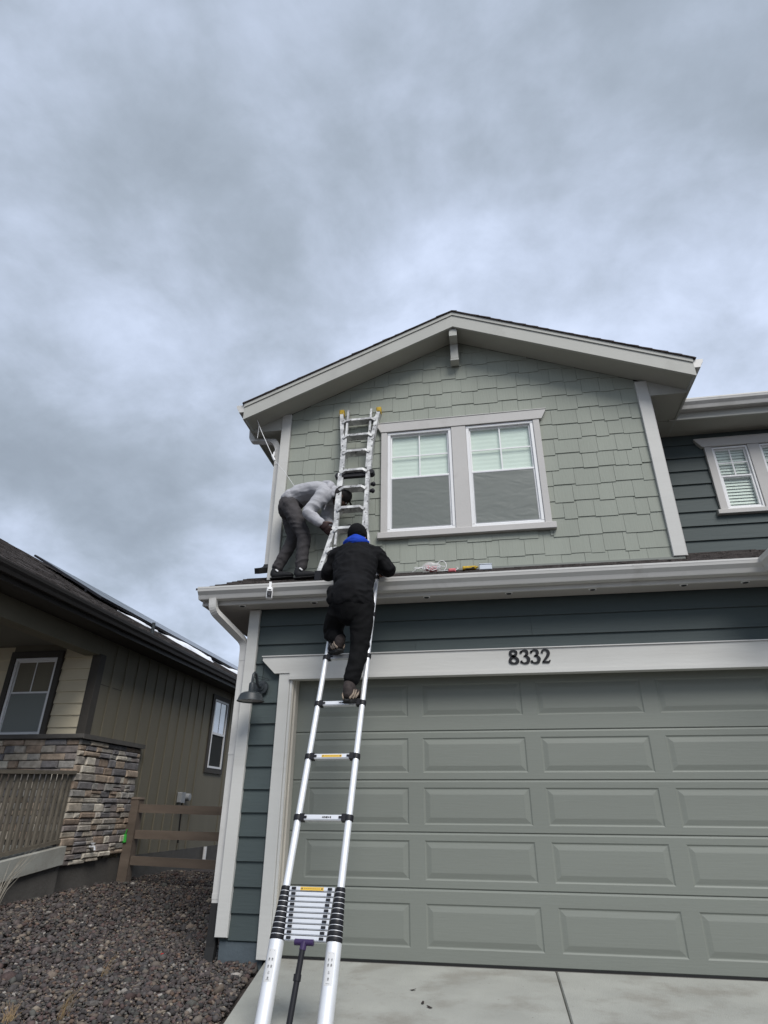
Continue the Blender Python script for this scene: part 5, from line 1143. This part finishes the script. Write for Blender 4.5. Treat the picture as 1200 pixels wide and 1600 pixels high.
limb(q, [((0.06, -0.03, 4.113), 0.09, 0.04), ((0.13, -0.03, 4.098), 0.10, 0.05)], side=(0, 1, 0), n=14)
remeshed('hood', q, 'hoodie', pb, 0.007, 4, 0.005, 0.06)
q = MB(); limb(q, [((0.115, -0.150, 3.905), 0.003, 0.003), ((0.12, -0.16, 3.82), 0.003, 0.003), ((0.10, -0.155, 3.76), 0.003, 0.003)], n=6); q.build('drawstring', 'hoodie', pb)
q = MB()                                                   # trousers
limb(q, [((-0.270, -0.01, 3.945), 0.122, 0.098), ((-0.335, -0.01, 3.910), 0.138, 0.108), ((-0.335, -0.01, 3.85), 0.128, 0.104)], side=(0, 1, 0), n=18)
limb(q, [((-0.300, -0.080, 3.885), 0.088, 0.094), ((-0.210, -0.095, 3.70), 0.078, 0.082), (W3('knN'), 0.066, 0.070), ((-0.118, -0.085, 3.34), 0.059, 0.063), (W3('anN') + Vector((0, 0, 0.015)), 0.054, 0.060)], side=(0, 1, 0), n=16)
limb(q, [((-0.355, 0.065, 3.89), 0.086, 0.092), ((-0.315, 0.075, 3.72), 0.076, 0.080), (W3('knF'), 0.064, 0.068), ((-0.360, 0.075, 3.39), 0.057, 0.061), (W3('anF') + Vector((0, 0, 0.015)), 0.052, 0.058)], side=(0, 1, 0), n=16)
remeshed('trousers', q, 'greypants', pb, 0.0075, 3, 0.010, 0.12)
for k in ('anN', 'anF'):
    f_ = W3(k); q = MB(); yy = f_.y; s0 = sz(yy) + 0.004
    limb(q, [(f_ + Vector((-0.01, 0, -0.015)), 0.046, 0.05), (Vector((f_.x - 0.015, yy, s0 + 0.055)), 0.044, 0.052), (Vector((f_.x + 0.09, yy - 0.012, s0 + 0.044)), 0.042, 0.038), (Vector((f_.x + 0.165, yy - 0.022, s0 + 0.034)), 0.038, 0.026)], side=(0, 1, 0), n=14)
    sh_ = remeshed('shoe', q, 'shoe', pb, 0.007, 3)
    q = MB(); limb(q, [(Vector((f_.x - 0.055, yy, s0 + 0.012)), 0.038, 0.012), (Vector((f_.x + 0.18, yy - 0.024, s0 + 0.010)), 0.040, 0.010)], side=(0, 1, 0), n=12); remeshed('sole', q, 'rubber', sh_, 0.006, 2)
    MB().tube([f_ + Vector((0.0, -0.045, -0.02)), f_ + Vector((0.03, -0.05, -0.045))], 0.008, 6).build('lace', 'whitecord', sh_)
q = MB(); hand(q, W3('wrN') + Vector((0.005, 0, -0.01)), (0.55, 0.0, -0.55), (0.2, 0.9, -0.1), 0.195, 0.75, 1)
limb(q, [(W3('wrN') + Vector((-0.012, 0, 0.012)), 0.038, 0.036), (W3('wrN') + Vector((0.05, 0, -0.05)), 0.046, 0.030)]); remeshed('glove', q, 'glove', pb, 0.006, 3)
q = MB(); hand(q, W3('wrF') + Vector((0.002, -0.002, -0.008)), (0.3, -0.3, -0.7), (0.3, -0.9, 0), 0.195, 0.6, -1)
limb(q, [(W3('wrF') + Vector((-0.005, 0.005, 0.012)), 0.038, 0.036), (W3('wrF') + Vector((0.03, -0.03, -0.07)), 0.044, 0.030)]); remeshed('glove', q, 'glove', pb, 0.006, 3)
q = MB(); q.ell(Pb(0, -0.016, 0.036), 0.084, 0.104, 0.088, 18, 12, rotb); q.ell(Pb(0, -0.05, -0.01), 0.080, 0.07, 0.075, 16, 10, rotb); remeshed('cap', q, 'hair', pb, 0.007, 3)
q = MB(); limb(q, [(Pb(0, 0.075, 0.048), 0.070, 0.006), (Pb(0, 0.125, 0.040), 0.066, 0.005), (Pb(0, 0.160, 0.028), 0.045, 0.004)], side=tuple(rotb @ Vector((1, 0, 0))), n=14); autosmooth(q.build('cap_brim', 'hair', pb), 60)
settle(pb)

# ------------------------------------------------------------------ things lying on the skirt roof
def rest(x, y__): return sz(y__) - 0.004
bgp = empty('plastic_bag', (1.17, 0.06, rest(1.17, 0.06))); tag(bgp, 'clear plastic bag with pink parts lying on the skirt roof', 'bag')
q = MB(); q.ell((1.165, 0.06, rest(0, 0.06) + 0.052), 0.10, 0.055, 0.052, 20, 12); o = q.build('bag_film', 'bag', bgp, True)
for v in o.data.vertices:
    w = mnoise.noise_vector(Vector(v.co) * 22); v.co += w * 0.014
    v.co.z = max(v.co.z, rest(0, v.co.y))
for i, (x, dz_) in enumerate(((1.13, 0.05), (1.165, 0.035), (1.20, 0.04))):
    autosmooth(MB().bbox(x - 0.02, x + 0.02, 0.04, 0.075, rest(0, 0.06) + dz_ - 0.026, rest(0, 0.06) + dz_ + 0.022, b=0.008).build('pink_part', 'pinkplastic', bgp))
settle(bgp)
q = MB(); rg = random.Random(9)
def cord(pts, r_=0.0038): q.tube([Vector(p_) for p_ in pts], r_, 6)
for j_ in range(5):
    x = 0.98 + j_ * 0.05; y__ = 0.0 + rg.uniform(-0.03, 0.06); pts = []
    for i in range(12):
        t_ = i / 11; pts.append((x + 0.11 * t_ + 0.035 * math.sin(t_ * 9 + j_), y__ + 0.03 * math.cos(t_ * 7 + j_), rest(0, y__ + 0.03) + 0.018 + 0.030 * abs(math.sin(t_ * 6 + j_ * 1.3))))
    cord(pts)
cord([(1.27 + 0.045 * math.sin(a), 0.05, rest(0, 0.05) + 0.065 - 0.055 * math.cos(a)) for a in [i * 0.55 for i in range(9)]])
cord([(1.24, 0.03, rest(0, 0.03) + 0.02), (1.32, 0.02, rest(0, 0.02) + 0.015), (1.40, 0.03, rest(0, 0.03) + 0.012), (1.43, 0.04, rest(0, 0.04) + 0.03), (1.415, 0.045, rest(0, 0.04) + 0.045)])
o = autosmooth(q.build('white_cord', 'whitecord'), 80); tag(o, 'tangled white cord around the plastic bag on the skirt roof', 'cord')
o = autosmooth(MB().bbox(1.335, 1.405, 0.0, 0.06, rest(0, 0.03) - 0.008, rest(0, 0.03) + 0.026, b=0.01).build('pink_clip', 'pinkplastic'), 40); tag(o, 'small pink plastic clip right of the bag on the skirt roof', 'clip')
yt = empty('knife', (1.54, 0.06, rest(0, 0.06))); tag(yt, 'yellow utility knife lying on the skirt roof between bag and box', 'knife')
autosmooth(MB().bbox(1.470, 1.600, 0.03, 0.075, rest(0, 0.06) + 0.006, rest(0, 0.06) + 0.040, b=0.009).tube([(1.595, 0.05, rest(0, 0.06) + 0.026), (1.622, 0.05, rest(0, 0.06) + 0.030)], [0.017, 0.006], 8).build('handle', 'yellow', yt), 40)
MB().box(1.50, 1.565, 0.026, 0.0305, rest(0, 0.06) + 0.004, rest(0, 0.06) + 0.014).box(1.56, 1.585, 0.026, 0.0305, rest(0, 0.06) + 0.010, rest(0, 0.06) + 0.022).build('grip_insert', 'blackplastic', yt); settle(yt)
bx = empty('small_box', (1.69, 0.06, rest(0, 0.06))); tag(bx, 'small pale translucent box lying on the skirt roof, right of the knife', 'box')
autosmooth(MB().bbox(1.632, 1.752, 0.02, 0.09, rest(0, 0.06) - 0.012, rest(0, 0.06) + 0.040, b=0.006).build('box_body', 'boxclear', bx), 30)
MB().bbox(1.630, 1.754, 0.018, 0.092, rest(0, 0.06) + 0.0405, rest(0, 0.06) + 0.050, b=0.003).build('lid', 'boxclear', bx); settle(bx)

# light-string cable hanging from the left eave
q = MB(); pts = [(-0.835, 0.03, 5.115), (-0.800, 0.03, 5.03), (-0.752, 0.03, 4.92), (-0.691, 0.03, 4.79), (-0.632, 0.03, 4.665), (-0.566, 0.03, 4.53)]
q.tube(pts, 0.0042, 6); q.tube([(-0.566, 0.03, 4.53), (-0.432, 0.03, 4.365), (-0.275, 0.01, 4.125)], 0.0024, 6); q.tube([(-0.60, 0.03, 4.60), (-0.563, 0.03, 4.525)], 0.013, 8)
q.tube([(-0.80, 0.03, 5.03), (-0.808, 0.05, 4.96), (-0.815, 0.06, 4.87)], 0.004, 6)
o = autosmooth(q.build('hanging_cable', 'whitecord'), 80); tag(o, 'thin white cable hanging from the left gable eave to the hooded man', 'cable')
q = MB(); q.tube([(-0.652, 0.22, 4.76), (-0.655, 0.21, 4.70)], 0.014, 8); q.tube([(-0.640, 0.23, 4.83), (-0.652, 0.22, 4.76)], 0.004, 6); o = autosmooth(q.build('cable_plug', 'whitecord'), 80); tag(o, 'small white plug taped to the upper downspout', 'plug')

print('shingles', nsh, 'objects', len(bpy.data.objects))
